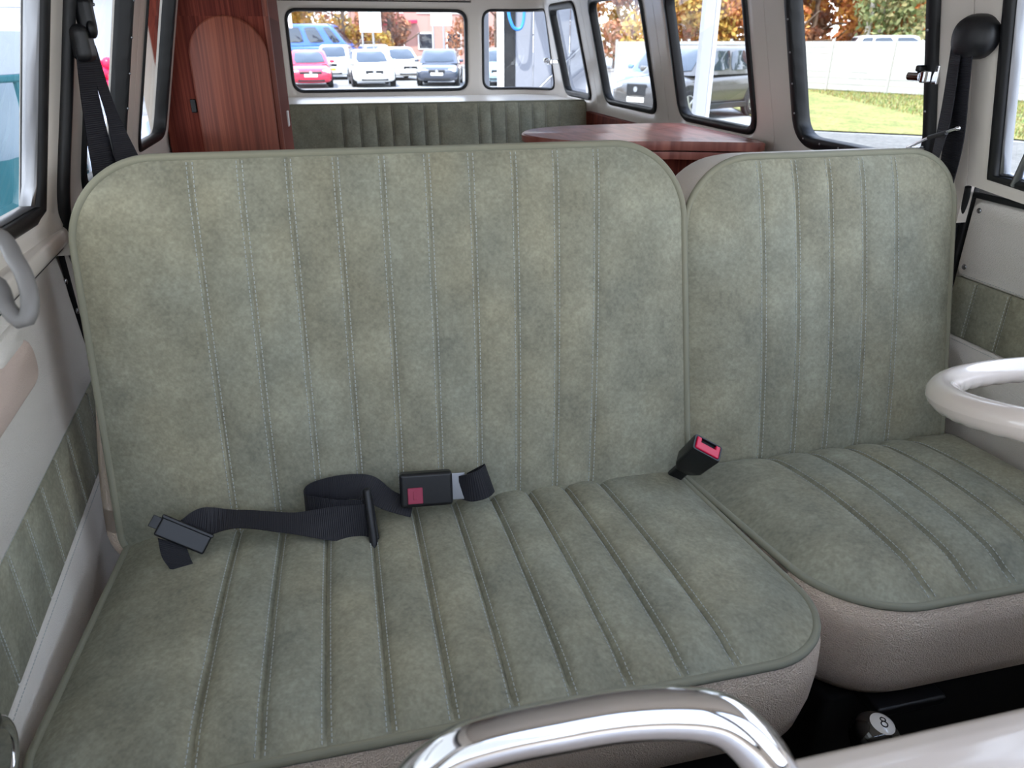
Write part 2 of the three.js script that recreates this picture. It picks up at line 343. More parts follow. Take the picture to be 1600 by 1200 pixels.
{
  const mapD1 = (s, y, o) => V(-0.468 + 0.0724 * s - o * 0.997, y, -1.367 + 0.997 * s + o * 0.0724);
  const d = struct('door_1'); d.userData.label = 'passenger door with cream card and green band, left of the bench';
  part('door_skin', mapped(q4(-0.01, 1.46, 0.55, 1.47), 0.004, 0.04, mapD1), M.paint, d);
  part('upper_card', mapped(roundPoly(q4(0.0, 1.4, 1.2, 1.445, 0.05), 0.04), -0.008, 0.006, mapD1, 0.005), M.leatherPale, d);
  part('lower_card', mapped(roundPoly(q4(0.0, 1.4, 0.62, 1.064), 0.02), -0.008, 0.006, mapD1, 0.005), M.leatherPale, d);
  const st = [];
  for (let i = 0; i < 18; i++) {
    const s0 = 0.002 + i * 0.0776, s1 = s0 + 0.0762;
    part('band_panel', mapped(roundPoly(q4(s0, s1, 1.066, 1.198), 0.004, 0, 2), -0.007, 0.006, mapD1, 0.003), M.suede, d);
    for (const o of [-0.0035, 0.0035]) if (i && i < 16) stitchRow([mapD1(s0 + o, 1.07, -0.0068), mapD1(s0 + o, 1.195, -0.0068)], 0.0042, 0.0006, st);
  }
  stitchRow([mapD1(0.01, 1.205, -0.0085), mapD1(1.3, 1.205, -0.0085)], 0.0042, 0.0005, st); stitchRow([mapD1(0.01, 1.058, -0.0085), mapD1(1.3, 1.058, -0.0085)], 0.0042, 0.0005, st);
  part('stitching', st, M.thread, d).userData.kind = 'stuff';
  part('window_ledge', [mapped(q4(0.02, 1.45, 1.452, 1.484), -0.035, 0.01, mapD1, 0.008)], M.paint, d);
  part('ledge_seal', mapped(q4(0.0, 1.45, 1.440, 1.453), -0.02, 0.008, mapD1, 0.003), M.rubber, d);
  for (const [s, y] of [[0.035, 1.385], [0.012, 1.325], [0.012, 1.243], [0.4, 1.42], [0.8, 1.42]]) { const m = part('screw', new THREE.SphereGeometry(0.0055, 12, 8), M.chromeDark, d); m.position.copy(mapD1(s, y, -0.008)); m.scale.set(0.5, 1, 1); }
  // raised door pull pad
  const pad = [[0.27, 1.31], [0.31, 1.29], [0.36, 1.285], [0.5, 1.29], [0.52, 1.36], [0.5, 1.40], [0.36, 1.402], [0.305, 1.385], [0.3, 1.36], [0.275, 1.34]];
  part('pull_pad', mapped(roundPoly(q4(0.29, 0.56, 1.318, 1.385), 0.033), -0.016, 0, mapD1, 0.007), M.leatherPink, d, 'pinkish raised pad on the door card');
  part('pull_pad_tab', mapped(roundPoly(q4(0.31, 0.42, 1.378, 1.412), 0.016), -0.015, 0, mapD1, 0.006), M.leatherPale, d);
  // chrome inside handle with round escutcheon
  const hp = mapD1(0.765, 1.108, -0.02);
  const hnd = part('door_handle', [new THREE.TorusGeometry(0.033, 0.008, 12, 36).rotateY(Math.PI / 2 + 0.07).translate(hp.x + 0.012, hp.y, hp.z), cyl(0.03, 0.034, 0.03, 30).rotateZ(Math.PI / 2).translate(hp.x, hp.y, hp.z)], M.chrome, d, 'round chrome inside handle');
  part('handle_knob', bx(0.026, 0.03, 0.026, 0, 0, 0, 0.012, 5).translate(hp.x + 0.015, hp.y + 0.05, hp.z + 0.0), M.chromeDark, hnd);
  // grey bent rod loop reaching into the cab from the front of the door
  part('grab_loop', tube([V(-0.42, 1.63, -0.38), V(-0.36, 1.628, -0.62), V(-0.292, 1.606, -0.70), V(-0.268, 1.581, -0.685), V(-0.2605, 1.558, -0.672), V(-0.2625, 1.541, -0.663), V(-0.270, 1.537, -0.663), V(-0.279, 1.546, -0.670), V(-0.3, 1.566, -0.69), V(-0.36, 1.55, -0.6), V(-0.42, 1.53, -0.38)], 0.007, 140, 14), M.greyRod, d, 'grey bent rod loop');
}
{
  const mapD2 = (s, y, o) => V(1.197 + o, y, -1.192 + s);
  const mapD2f = (s, y, o) => mapD2(1.5 - s, y, o);   // keeps the outline counter-clockwise from the room
  const d = struct('door_2'); d.userData.label = 'driver door with pale card and green band, right of the driver seat';
  part('door_skin', mapped(q4(-0.01, 1.29, 0.55, 1.485), 0.004, 0.04, (s, y, o) => mapD2(s, y, o)), M.paint, d);
  const f = (s0, s1, y0, y1, r) => roundPoly(q4(s0, s1, y0, y1), r);
  part('upper_card', mapped(f(0.004, 1.26, 1.327, 1.477, 0.025), -0.008, 0.006, mapD2, 0.005), M.leatherPale, d);
  part('lower_card', mapped(f(0.004, 1.26, 0.62, 1.209, 0.02), -0.008, 0.006, mapD2, 0.005), M.leatherPale, d);
  const st = [];
  for (let i = 0; i < 16; i++) {
    const s0 = 0.006 + (i ? 0.055 + (i - 1) * 0.0776 : 0), s1 = i ? s0 + 0.0762 : 0.0596;
    part('band_panel', mapped(roundPoly(q4(s0, s1, 1.2105, 1.3255), 0.004, 0, 2), -0.007, 0.006, mapD2, 0.003), M.suede, d);
    for (const o of [-0.004, 0.003]) if (i && i < 8) stitchRow([mapD2(s0 + o, 1.213, -0.0068), mapD2(s0 + o, 1.323, -0.0068)], 0.0042, 0.0006, st);
  }
  stitchRow([mapD2(0.01, 1.333, -0.0085), mapD2(0.9, 1.333, -0.0085)], 0.0042, 0.0005, st); stitchRow([mapD2(0.01, 1.203, -0.0085), mapD2(0.9, 1.203, -0.0085)], 0.0042, 0.0005, st);
  part('stitching', st, M.thread, d).userData.kind = 'stuff';
  part('window_ledge', mapped(q4(0.02, 1.27, 1.492, 1.512), -0.02, 0.01, mapD2, 0.005), M.steel, d, 'bright window ledge strip');
  part('ledge_seal', mapped(q4(0.0, 1.27, 1.479, 1.491), -0.01, 0.01, mapD2, 0.003), M.rubber, d);
  for (const [s, y] of [[0.022, 1.458], [0.022, 1.348], [0.022, 1.178], [0.45, 1.46]]) { const m = part('screw', new THREE.SphereGeometry(0.0055, 12, 8), M.chromeDark, d); m.position.copy(mapD2(s, y, -0.008)); m.scale.set(0.5, 1, 1); }
  // slanting quarter-light divider of the door window
  part('quarter_light_bar', rod(V(1.168, 1.52, -1.09), V(1.075, 1.9, -0.93), 0.007), M.steel, d);
}

// ---------------------------------------------------------------- upholstery
let benchSeat, driverSeat;
// o: a0,a1 across; b0,b1 along; corner radii r=[b0a0,b0a1,b1a1,b1a0]; frame(a,b,h) -> world
function outline(o, off = 0, seg = 14) {
  const { a0, a1, b0, b1, r } = o, C = [[a0, b0, r[0], Math.PI], [a1, b0, r[1], 1.5 * Math.PI], [a1, b1, r[2], 0], [a0, b1, r[3], 0.5 * Math.PI]], out = [];
  const sx = [1, -1, -1, 1], sy = [1, 1, -1, -1];
  C.forEach(([x, y, rad, st], i) => {
    const cx = x + sx[i] * rad, cy = y + sy[i] * rad;
    for (let k = 0; k <= seg; k++) { const t = st + (k / seg) * Math.PI / 2; out.push([cx + Math.cos(t) * (rad + off), cy + Math.sin(t) * (rad + off)]); }
    const n = C[(i + 1) % 4], nx = n[0] + sx[(i + 1) % 4] * n[2] + Math.cos(st + Math.PI / 2) * (n[2] + off), ny = n[1] + sy[(i + 1) % 4] * n[2] + Math.sin(st + Math.PI / 2) * (n[2] + off), l = out[out.length - 1];
    for (let k = 1; k < 12; k++) out.push([lerp(l[0], nx, k / 12), lerp(l[1], ny, k / 12)]);
  });
  return out;
}
function edgeLo(o, a) { const [r0, r1] = o.r; if (a < o.a0 + r0) return o.b0 + r0 - Math.sqrt(Math.max(0, r0 * r0 - (o.a0 + r0 - a) ** 2)); if (a > o.a1 - r1) return o.b0 + r1 - Math.sqrt(Math.max(0, r1 * r1 - (a - o.a1 + r1) ** 2)); return o.b0; }
function edgeHi(o, a) { const r1 = o.r[2], r0 = o.r[3]; if (a < o.a0 + r0) return o.b1 - r0 + Math.sqrt(Math.max(0, r0 * r0 - (o.a0 + r0 - a) ** 2)); if (a > o.a1 - r1) return o.b1 - r1 + Math.sqrt(Math.max(0, r1 * r1 - (a - o.a1 + r1) ** 2)); return o.b1; }
function insideDist(o, a, b) {   // distance to the rounded outline
  const C = [[o.a0, o.b0, o.r[0], 1, 1], [o.a1, o.b0, o.r[1], -1, 1], [o.a1, o.b1, o.r[2], -1, -1], [o.a0, o.b1, o.r[3], 1, -1]];
  for (const [x, y, r, sx, sy] of C) { const cx = x + sx * r, cy = y + sy * r; if ((a - cx) * sx < 0 && (b - cy) * sy < 0) return r - Math.hypot(a - cx, b - cy); }
  return Math.min(a - o.a0, o.a1 - a, b - o.b0, o.b1 - b);
}
function cushion(seat, name, o, mats) {
  const base = outline(o, 0.001), rings = (o.side).map(([off, h]) => outline(o, off).map((q, i) => { const w = o.flare ? o.flare(base[i][1]) : 1; return o.frame(lerp(base[i][0], q[0], w), lerp(base[i][1], q[1], w), h); }));
  const root = part(name, loft(rings, { cap1: true, crease: 1.2 }), mats.side, seat);
  const seams = o.seams, ac = (o.a0 + o.a1) / 2, bc = (o.b0 + o.b1) / 2, hw = (o.a1 - o.a0) / 2, hb = (o.b1 - o.b0) / 2;
  const height = (a, b) => {
    const d = Math.max(0, insideDist(o, a, b)), e = 1 - Math.pow(1 - Math.min(d / o.roll, 1), 2.2);
    const ua = (a - ac) / hw, ub = (b - bc) / hb;
    let h = o.rise * e + o.dome * (1 - ua * ua * ua * ua) * (1 - ub * ub) ;
    if (o.extra) h += o.extra(a, b) * e;
    let near = 1, k = 0;
    for (const s of seams) near = Math.min(near, Math.abs(a - (s + (o.seamBend ? o.seamBend(s, b) : 0))));
    const fade = clamp(d / 0.03, 0, 1);
    h -= fade * (o.groove * Math.exp(-((near / o.grooveW) ** 2)) + (o.puff ?? 0.002) * Math.exp(-((near / 0.02) ** 2)) + 0.0012 * Math.exp(-((near / 0.0016) ** 2)));
    return h;
  };
  const S = [o.a0, ...seams, o.a1], sb = (i, b) => (i > 0 && i < S.length - 1 && o.seamBend ? o.seamBend(S[i], b) : 0);
  for (let i = 0; i < S.length - 1; i++) {
    const end0 = i === 0, end1 = i === S.length - 2, nu = end0 || end1 ? 40 : 22, nv = o.nv ?? 84;
    const ease = (u) => (end0 ? 1 - Math.cos(u * Math.PI / 2) : end1 ? Math.sin(u * Math.PI / 2) : 0.5 - 0.5 * Math.cos(u * Math.PI) * (0.35 + 0.65));
    const ab = (u, v) => {
      const t = ease(u), am = lerp(S[i], S[i + 1], t), lo = edgeLo(o, am), hi = edgeHi(o, am), vv = 0.5 - 0.5 * Math.cos(Math.PI * v) * (0.55) - (0.5 - v) * 0.45, b = lerp(lo, hi, clamp(vv, 0, 1));
      return [am + lerp(sb(i, b), sb(i + 1, b), t), b];
    };
    const g = gridGeo(nu, nv, (u, v) => { const [a, b] = ab(u, v); return o.frame(a, b, height(a, b)); }, (u, v) => { const [a, b] = ab(u, v); return [a + (o.uo ?? 0), b + i * 0.113]; });
    part('pleat', g, mats.face, root);
  }
  // piping
  const path = outline(o, 0.001).map((q) => o.frame(q[0], q[1], -0.001));
  part('piping', tube(path, o.pipe ?? 0.0062, 420, 10, true), mats.piping, root, 'corded piping around the edge');
  // side cover
  // stitches, two rows to a seam
  const st = [], lens = 0.0042;
  for (const s of seams) for (const off of o.stitch) {
    const lo = edgeLo(o, s) + 0.006, hi = edgeHi(o, s) - 0.006, n = Math.floor((hi - lo) / 0.0066);
    for (let k = 0; k < n; k++) {
      const b = lo + ((k + 0.5) / n) * (hi - lo), w = (x) => { const a = s + off + (o.seamBend ? o.seamBend(s, x) : 0); return o.frame(a, x, height(a, x) + 0.0005); };
      st.push(between(new THREE.CylinderGeometry(0.0009, 0.0009, lens, 4, 1), w(b - lens / 2), w(b + lens / 2)));
    }
  }
  part('stitching', st, mats.thread, root).userData.kind = 'stuff';
}
const seatSide = [[0.001, -0.004], [0.010, -0.022], [0.012, -0.06], [0.010, -0.10], [0.002, -0.145], [-0.02, -0.172], [-0.05, -0.178]];
const range = (a, b, n) => Array.from({ length: n }, (_, i) => a + ((b - a) * i) / (n - 1));
{
  const t = thing('bench_seat', 'wide double front seat in pleated green suede carrying the folded lap belt', 'seat'); benchSeat = t;
  const ac = 0.108;
  cushion(t, 'seat_cushion', {
    a0: -0.388, a1: 0.6, b0: 0, b1: 0.49, r: [0.075, 0.125, 0.03, 0.03], roll: 0.07, rise: 0.018, dome: 0.014, groove: 0.0085, grooveW: 0.0065, puff: 0.005, pipe: 0.0062, side: seatSide, stitch: [-0.0055, 0.0055], uo: 0.1,
    seams: range(-0.213, 0.432, 10),
    frame: (a, b, h) => V(a - (a > ac ? 0.085 : 0.03) * b * (a - ac) / 0.49, 1.04 - 0.03 * b + h, -0.597 - b),
  }, { face: M.suede, piping: M.piping, side: M.leather, thread: M.thread });
}
{
  const t = benchSeat;
  cushion(t, 'backrest', {
    a0: -0.381, a1: 0.58, b0: 0.0, b1: 0.615, r: [0.05, 0.06, 0.125, 0.125], roll: 0.06, rise: 0.012, dome: 0.016, groove: 0.0035, grooveW: 0.008, pipe: 0.0062, stitch: [-0.0042, 0.0042], uo: 0.43,
    side: [[0.001, -0.004], [0.018, -0.010], [0.033, -0.03], [0.033, -0.07], [-0.005, -0.1], [-0.05, -0.104]], flare: (b) => 0.08 + 0.85 * smoothstep(0.42 - b, 0, 0.35),
    seams: range(-0.208, 0.424, 10),
    frame: (a, b, h) => { const a2 = a - (0.615 - b) * (a > 0.1 ? 0.035 * (a - 0.1) / 0.48 : 0.02 * (0.1 - a) / 0.48) * 0; return V(a2, 1.0 + 0.9675 * b + 0.2528 * h, -1.052 - 0.2528 * b + 0.9675 * h); },
    seamBend: (s, b) => -(0.615 - b) * 0.065 * clamp((s + 0.21) / 0.63, 0, 1) * 0.9,
  }, { face: M.suede, piping: M.piping, side: M.leather, thread: M.thread });
}
{
  const t = thing('driver_seat', 'single front seat in pleated green suede behind the white steering wheel', 'seat'); driverSeat = t;
  cushion(t, 'seat_cushion', {
    a0: 0.625, a1: 1.165, b0: 0, b1: 0.43, r: [0.12, 0.1, 0.03, 0.03], roll: 0.08, rise: 0.026, dome: 0.026, groove: 0.0085, grooveW: 0.0065, puff: 0.005, pipe: 0.006, stitch: [-0.0055, 0.0055], uo: 0.27,
    side: [[0.001, -0.004], [0.012, -0.02], [0.012, -0.05], [0.009, -0.09], [0.006, -0.13], [0.001, -0.16], [-0.02, -0.185], [-0.05, -0.19]],
    seams: range(0.758, 1.03, 5),
    frame: (a, b, h) => V(a - (a < 0.89 ? 0.1 : 0.0) * b * (0.89 - a) / 0.265 * 1.3, 1.04 - 0.03 * b + h, -0.645 - b),
  }, { face: M.suede, piping: M.piping, side: M.leather, thread: M.thread });
}
{
  const t = driverSeat;
  cushion(t, 'backrest', {
    a0: 0.585, a1: 1.135, b0: 0.0, b1: 0.585, r: [0.05, 0.05, 0.10, 0.125], roll: 0.06, rise: 0.012, dome: 0.018, groove: 0.0038, grooveW: 0.008, pipe: 0.0062, stitch: [-0.0045, 0.0045], uo: 0.77,
    side: [[0.001, -0.004], [0.008, -0.02], [0.016, -0.06], [0.018, -0.10], [0.004, -0.13], [-0.05, -0.14]],
    seams: range(0.724, 0.996, 5),
    frame: (a, b, h) => V(a, 1.0 + 0.9675 * b + 0.2528 * h, -1.056 - 0.2528 * b + 0.9675 * h),
  }, { face: M.suede, piping: M.piping, side: M.leatherPale, thread: M.thread });
}
// seat boxes
{
  const t = thing('seat_box', 'black steel seat box under the double bench cushion', 'seat base', [0.1, 0.55, -0.86]);
  part('box', bx(0.84, 0.31, 0.4, 0, 0.155, 0, 0.01), M.floor, t); part('front_flange', bx(0.86, 0.02, 0.42, 0, 0.302, 0, 0.006), M.plastic, t);
}
{
  const t = thing('seat_box', 'black steel seat box and runner under the driver cushion', 'seat base', [0.9, 0.55, -0.88]);
  part('box', bx(0.48, 0.28, 0.38, 0, 0.14, 0, 0.01), M.floor, t); part('runner', bx(0.12, 0.018, 0.46, -0.13, 0.29, 0.01, 0.005), M.plastic, t); part('runner', bx(0.03, 0.018, 0.46, 0.16, 0.29, 0.01, 0.004), M.plastic, t);
}
// rear bench
{
  const t = thing('rear_bench', 'long rear bench with pleated green backrest under the hatch window', 'bench');
  const seams = [0.052, 0.125, 0.196, 0.263, 0.336, 0.403, 0.464, 0.642, 0.701, 0.766, 0.828, 0.89, 0.951, 1.016];
  cushion(t, 'backrest', {
    a0: -0.36, a1: 1.142, b0: 0, b1: 0.47, r: [0.02, 0.02, 0.012, 0.012], roll: 0.03, rise: 0.006, dome: 0.008, groove: 0.006, grooveW: 0.009, pipe: 0.004, stitch: [0.004], uo: 0.2, nv: 40,
    side: [[0.0, -0.004], [0.002, -0.02], [0.0, -0.05], [-0.02, -0.06]], seams,
    frame: (a, b, h) => V(a, 1.045 + 0.985 * b + 0.17 * h, -3.33 - 0.17 * b + 0.985 * h),
  }, { face: M.suede, piping: M.piping, side: M.leather, thread: M.thread });
  part('seat_cushion', bx(1.46, 0.12, 0.42, 0.39, 1.0, -3.08, 0.03, 4), M.suede, t); part('base', bx(1.44, 0.38, 0.4, 0.39, 0.75, -3.09, 0.01), M.wood, t);
}

// ---------------------------------------------------------------- furniture
function uvBox(g, sx, sy, ax = 'x', ay = 'y') { const p = g.attributes.position, uv = g.attributes.uv, get = { x: (i) => p.getX(i), y: (i) => p.getY(i), z: (i) => p.getZ(i) }; for (let i = 0; i < p.count; i++) uv.setXY(i, get[ax](i) * sx, get[ay](i) * sy); return g; }
{
  const t = thing('wardrobe', 'tall red wood wardrobe with an arched door beside the rear bench', 'wardrobe', [-0.27, 0.56, -2.55]);
  part('carcass', uvBox(span(-0.155, 0.138, 0, 1.48, -0.3, 0.32, 0.004), 3.2, 0.8), M.wood, t);
  // arched door on the front
  const w0 = -0.068, w1 = 0.128, top = 1.252, pts = [];
  for (let k = 0; k <= 24; k++) { const a = Math.PI * (k / 24); pts.push([(w0 + w1) / 2 + ((w1 - w0) / 2) * Math.cos(a), top - 0.1 + 0.1 * Math.sin(a)]); }
  pts.push([w0, 0.35], [w1, 0.35]);
  const dg = mapped(pts, 0, 0.016, (a, b, d) => V(a, b, 0.336 - d), 0.004); uvBox(dg, 3.2, 0.8);
  const dr = part('arched_door', dg, M.woodDoor, t, 'lighter red wood arched door');
  part('door_catch', bx(0.014, 0.034, 0.012, -0.078, 1.035, 0.324, 0.003), M.plastic, dr, 'black door catch');
  part('corner_post', uvBox(span(0.128, 0.142, 0, 1.48, 0.3, 0.325, 0.003), 3.2, 0.8), M.woodDoor, t);
  part('switch_plate', bx(0.006, 0.046, 0.045, 0.1405, 0.965, -0.07, 0.002), M.white, t, 'small white plate');
}
{
  const t = thing('folding_table', 'low red wood table with rounded end below the right windows', 'table', [0.83, 1.505, -2.0]);
  const top = [[0.312, -0.3], [0.315, 0.05], [0.3, 0.15], [0.24, 0.13], [0.07, 0.065], [-0.1, 0.03], [-0.2, -0.02], [-0.265, -0.12], [-0.278, -0.23], [-0.22, -0.33], [-0.1, -0.39], [0.1, -0.41], [0.3, -0.4]];
  const curve = (k, dy) => { const c = new THREE.CatmullRomCurve3(top.map(([x, z]) => V(x * k, dy, z * k)), true, 'centripetal'); return c.getPoints(90).slice(0, 90); };
  const slab = (y0, y1, k) => { const g = loft([curve(k * 0.985, y1), curve(k, y1 - 0.004), curve(k, y0 + 0.004), curve(k * 0.985, y0)].reverse(), { cap0: true, cap1: true, crease: 0.7 }); return uvBox(g, 0.8, 2.4, 'x', 'z'); };
  part('table_top', slab(-0.024, 0, 1), M.woodTable, t); part('lower_board', slab(-0.048, -0.028, 0.94), M.woodTable, t);
  part('pedestal', span(-0.12, 0.28, -0.94, -0.05, -0.3, 0.02, 0.004), M.wood, t, 'dark red wood panel under the table');
}

// ---------------------------------------------------------------- belts
{
  const t = thing('seat_belt', 'black seat belt hanging from the left pillar behind the bench', 'seat belt');
  const a = part('shoulder_anchor', [bx(0.026, 0.052, 0.048, -0.346, 1.748, -1.318, 0.012, 4), bx(0.024, 0.05, 0.026, -0.336, 1.785, -1.325, 0.009, 3)], M.plastic, t);
  part('bolt_cap', new THREE.SphereGeometry(0.014, 16, 10).scale(0.5, 1, 1).translate(-0.33, 1.768, -1.322), M.rubber, a);
  part('strap', ribbon([{ p: [-0.345, 1.745, -1.312], w: [0.25, 0, -0.95], s: 0.8 }, { p: [-0.352, 1.68, -1.318], w: [0.35, 0, -0.9], s: 0.85 }, { p: [-0.358, 1.58, -1.33], w: [0.5, 0, -0.85] }, { p: [-0.35, 1.46, -1.31], w: [0.95, 0, -0.3] }, { p: [-0.36, 1.2, -1.3], w: [1, 0, 0] }, { p: [-0.36, 0.8, -1.3], w: [1, 0, 0] }], 0.047), M.strap, t);
  part('strap', ribbon([{ p: [-0.345, 1.745, -1.345], w: [0.3, 0, -0.95], s: 0.7 }, { p: [-0.338, 1.66, -1.355], w: [0.35, 0, -0.9], s: 0.55 }, { p: [-0.325, 1.55, -1.36], w: [0.75, 0, -0.7] }, { p: [-0.31, 1.45, -1.36], w: [0.9, 0, -0.4] }, { p: [-0.3, 1.2, -1.34], w: [1, 0, 0] }], 0.047), M.strap, t);
}
{
  const t = thing('seat_belt', 'black seat belt with moulded cover on the right pillar behind driver seat', 'seat belt');
  const rings = [];
  const prof = [[-0.02, 0.4], [-0.012, 0.8], [0.0, 1], [0.016, 0.98], [0.026, 0.85], [0.03, 0.6]];
  for (const [d, k] of prof) { const r = []; for (let i = 0; i < 28; i++) { const a = (i / 28) * Math.PI * 2, yy = Math.sin(a), zz = Math.cos(a); r.push(V(1.093 - d + 0.01, 1.758 + 0.036 * k * Math.sign(yy) * Math.pow(Math.abs(yy), 0.9), -1.178 + 0.042 * k * Math.sign(zz) * Math.pow(Math.abs(zz), 0.8))); } rings.push(r); }
  part('anchor_cover', loft(rings, { cap0: true, cap1: true, crease: 1 }), M.plastic, t);
  part('strap', ribbon([{ p: [1.077, 1.75, -1.186], w: [0.1, 0, -1] }, { p: [1.1, 1.67, -1.195], w: [0.1, 0, -1] }, { p: [1.122, 1.585, -1.202], w: [0.15, 0, -1], s: 1.05 }, { p: [1.14, 1.46, -1.215], w: [0.3, 0, -1], s: 0.9 }, { p: [1.15, 1.2, -1.23], w: [0.4, 0, -1], s: 0.8 }, { p: [1.15, 0.9, -1.23], w: [0.4, 0, -1] }], 0.056), M.strap, t);
  part('strap', ribbon([{ p: [1.08, 1.74, -1.2], w: [0.3, 0, -1], s: 0.8 }, { p: [1.102, 1.62, -1.212], w: [0.3, 0, -1], s: 0.9 }, { p: [1.11, 1.53, -1.225], w: [0.5, 0, -0.9] }, { p: [1.11, 1.3, -1.25], w: [0.6, 0, -0.8] }], 0.046), M.strap, t);
}
{
  const t = thing('lap_belt', 'black lap belt lying folded along the bench crease with square buckle', 'seat belt');
  // strap from the tongue to the adjuster, twisting once
  part('strap', ribbon([{ p: [-0.285, 1.085, -0.985], w: [0.35, 0.75, -0.5], s: 0.9 }, { p: [-0.25, 1.094, -0.995], w: [0.2, 0.9, -0.4] }, { p: [-0.192, 1.094, -0.995], w: [0, 0.25, -1], s: 0.75 }, { p: [-0.113, 1.08, -0.985], w: [0, 0.6, -1], s: 0.75 }, { p: [-0.05, 1.078, -0.972], w: [0, 1, -0.5], s: 1.1 }, { p: [-0.002, 1.078, -0.97], w: [0, 1, -0.25], s: 1.12 }], 0.048), M.strap, t);
  part('strap', ribbon([{ p: [-0.002, 1.086, -0.978], w: [0, 1, -0.3] }, { p: [-0.06, 1.09, -0.99], w: [0, 1, -0.25] }, { p: [-0.094, 1.092, -1.012], w: [0, 1, -0.2] }, { p: [-0.092, 1.096, -1.026], w: [0.1, 1, -0.2] }, { p: [-0.05, 1.108, -1.024], w: [0.15, 1, -0.3] }, { p: [0.0, 1.106, -1.02], w: [0.55, 0.8, -0.4] }, { p: [0.035, 1.082, -1.01], w: [0.6, 0.6, -0.6], s: 0.8 }, { p: [0.07, 1.07, -1.0], w: [0.3, 0.5, -0.8], s: 0.8 }], 0.042, 0.0014, 12), M.strap, t);
  const tongue = new THREE.Matrix4().compose(V(-0.268, 1.092, -0.974), new THREE.Quaternion().setFromEuler(new THREE.Euler(-0.55, 0.2, -0.55)), V(1, 1, 1));
  const tg = part('tongue', [bx(0.075, 0.03, 0.007, 0, 0, 0, 0.003).applyMatrix4(tongue), bx(0.078, 0.006, 0.012, 0, 0.014, 0, 0.002).applyMatrix4(tongue)], M.plastic, t);
  part('tongue_plate', bx(0.04, 0.018, 0.002, -0.03, 0.002, -0.002, 0.001).applyMatrix4(tongue), M.rubber, tg);
  part('strap_end', ribbon([{ p: [-0.285, 1.085, -0.972], w: [0.9, -0.4, 0.1], s: 0.9 }, { p: [-0.278, 1.062, -0.955], w: [0.9, -0.35, 0.1] }, { p: [-0.268, 1.048, -0.945], w: [0.9, -0.3, 0.1] }], 0.044), M.strap, t);
  part('adjuster', [between(bx(0.013, 0.098, 0.013, 0, 0, 0, 0.006, 4), V(0.001, 1.116, -0.985), V(0.004, 1.046, -0.95)), between(bx(0.006, 0.07, 0.02, 0, 0, 0, 0.003, 3), V(0.004, 1.108, -0.99), V(0.008, 1.05, -0.962))], M.plastic, t);
  const Bq = new THREE.Matrix4().compose(V(0.094, 1.098, -1.005), new THREE.Quaternion().setFromEuler(new THREE.Euler(-0.35, -0.05, -0.045)), V(1, 1, 1));
  const b = part('buckle', bx(0.084, 0.055, 0.026, 0, 0.002, 0, 0.006, 4).applyMatrix4(Bq), M.plastic, t);
  part('release_button', [bx(0.024, 0.026, 0.004, -0.018, -0.006, 0.0145, 0.0015).applyMatrix4(Bq), bx(0.006, 0.014, 0.002, -0.018, -0.005, 0.0165, 0.0008).applyMatrix4(Bq)], M.redDull, b, 'dull red square push button');
  part('anchor_plate', bx(0.026, 0.044, 0.003, 0.05, 0.002, 0, 0.001).applyMatrix4(Bq), M.steel, b);
  part('tail_strap', ribbon([{ p: [0.147, 1.096, -1.002], w: [0.05, 1, -0.2], s: 0.8 }, { p: [0.165, 1.099, -0.992], w: [-0.05, 1, -0.2] }, { p: [0.186, 1.104, -0.992], w: [-0.25, 1, -0.25], s: 1.05 }, { p: [0.198, 1.104, -1.006], w: [-0.28, 1, -0.25], s: 1.05 }, { p: [0.196, 1.094, -1.022], w: [-0.25, 1, -0.3] }, { p: [0.17, 1.07, -1.04], w: [-0.1, 1, -0.3] }], 0.048), M.strap, t);
}
{
  const t = thing('belt_buckle', 'black buckle with bright red button standing between the two front seats', 'buckle');
  const Q = new THREE.Matrix4().compose(V(0.566, 1.1, -1.0), new THREE.Quaternion().setFromEuler(new THREE.Euler(0.62, -0.35, -0.5, 'ZYX')), V(1, 1, 1));
  // housing: tapering block, open face on top
  const ring = (w, d, y) => roundPoly([[-w / 2, -d / 2], [w / 2, -d / 2], [w / 2, d / 2], [-w / 2, d / 2]], 0.005, 0, 4).map(([x, z]) => V(x, y, -z));
  part('housing', loft([ring(0.03, 0.018, -0.05), ring(0.044, 0.026, -0.036), ring(0.05, 0.03, -0.028), ring(0.054, 0.034, 0.026), ring(0.052, 0.032, 0.03), ring(0.047, 0.027, 0.03), ring(0.047, 0.027, 0.025)], { cap0: true, cap1: true, crease: 0.6 }).applyMatrix4(Q), M.plastic, t);
  part('release_button', [bx(0.045, 0.008, 0.0155, 0, 0.0285, 0.0048, 0.002).applyMatrix4(Q), bx(0.009, 0.008, 0.012, -0.018, 0.0285, -0.006, 0.002).applyMatrix4(Q), bx(0.009, 0.008, 0.012, 0.018, 0.0285, -0.006, 0.002).applyMatrix4(Q)], M.red, t, 'bright red release button');
  part('stalk', loft([ring(0.026, 0.014, -0.16), ring(0.026, 0.014, -0.045)], { cap0: true, cap1: true }).applyMatrix4(Q), M.rubber, t);
}
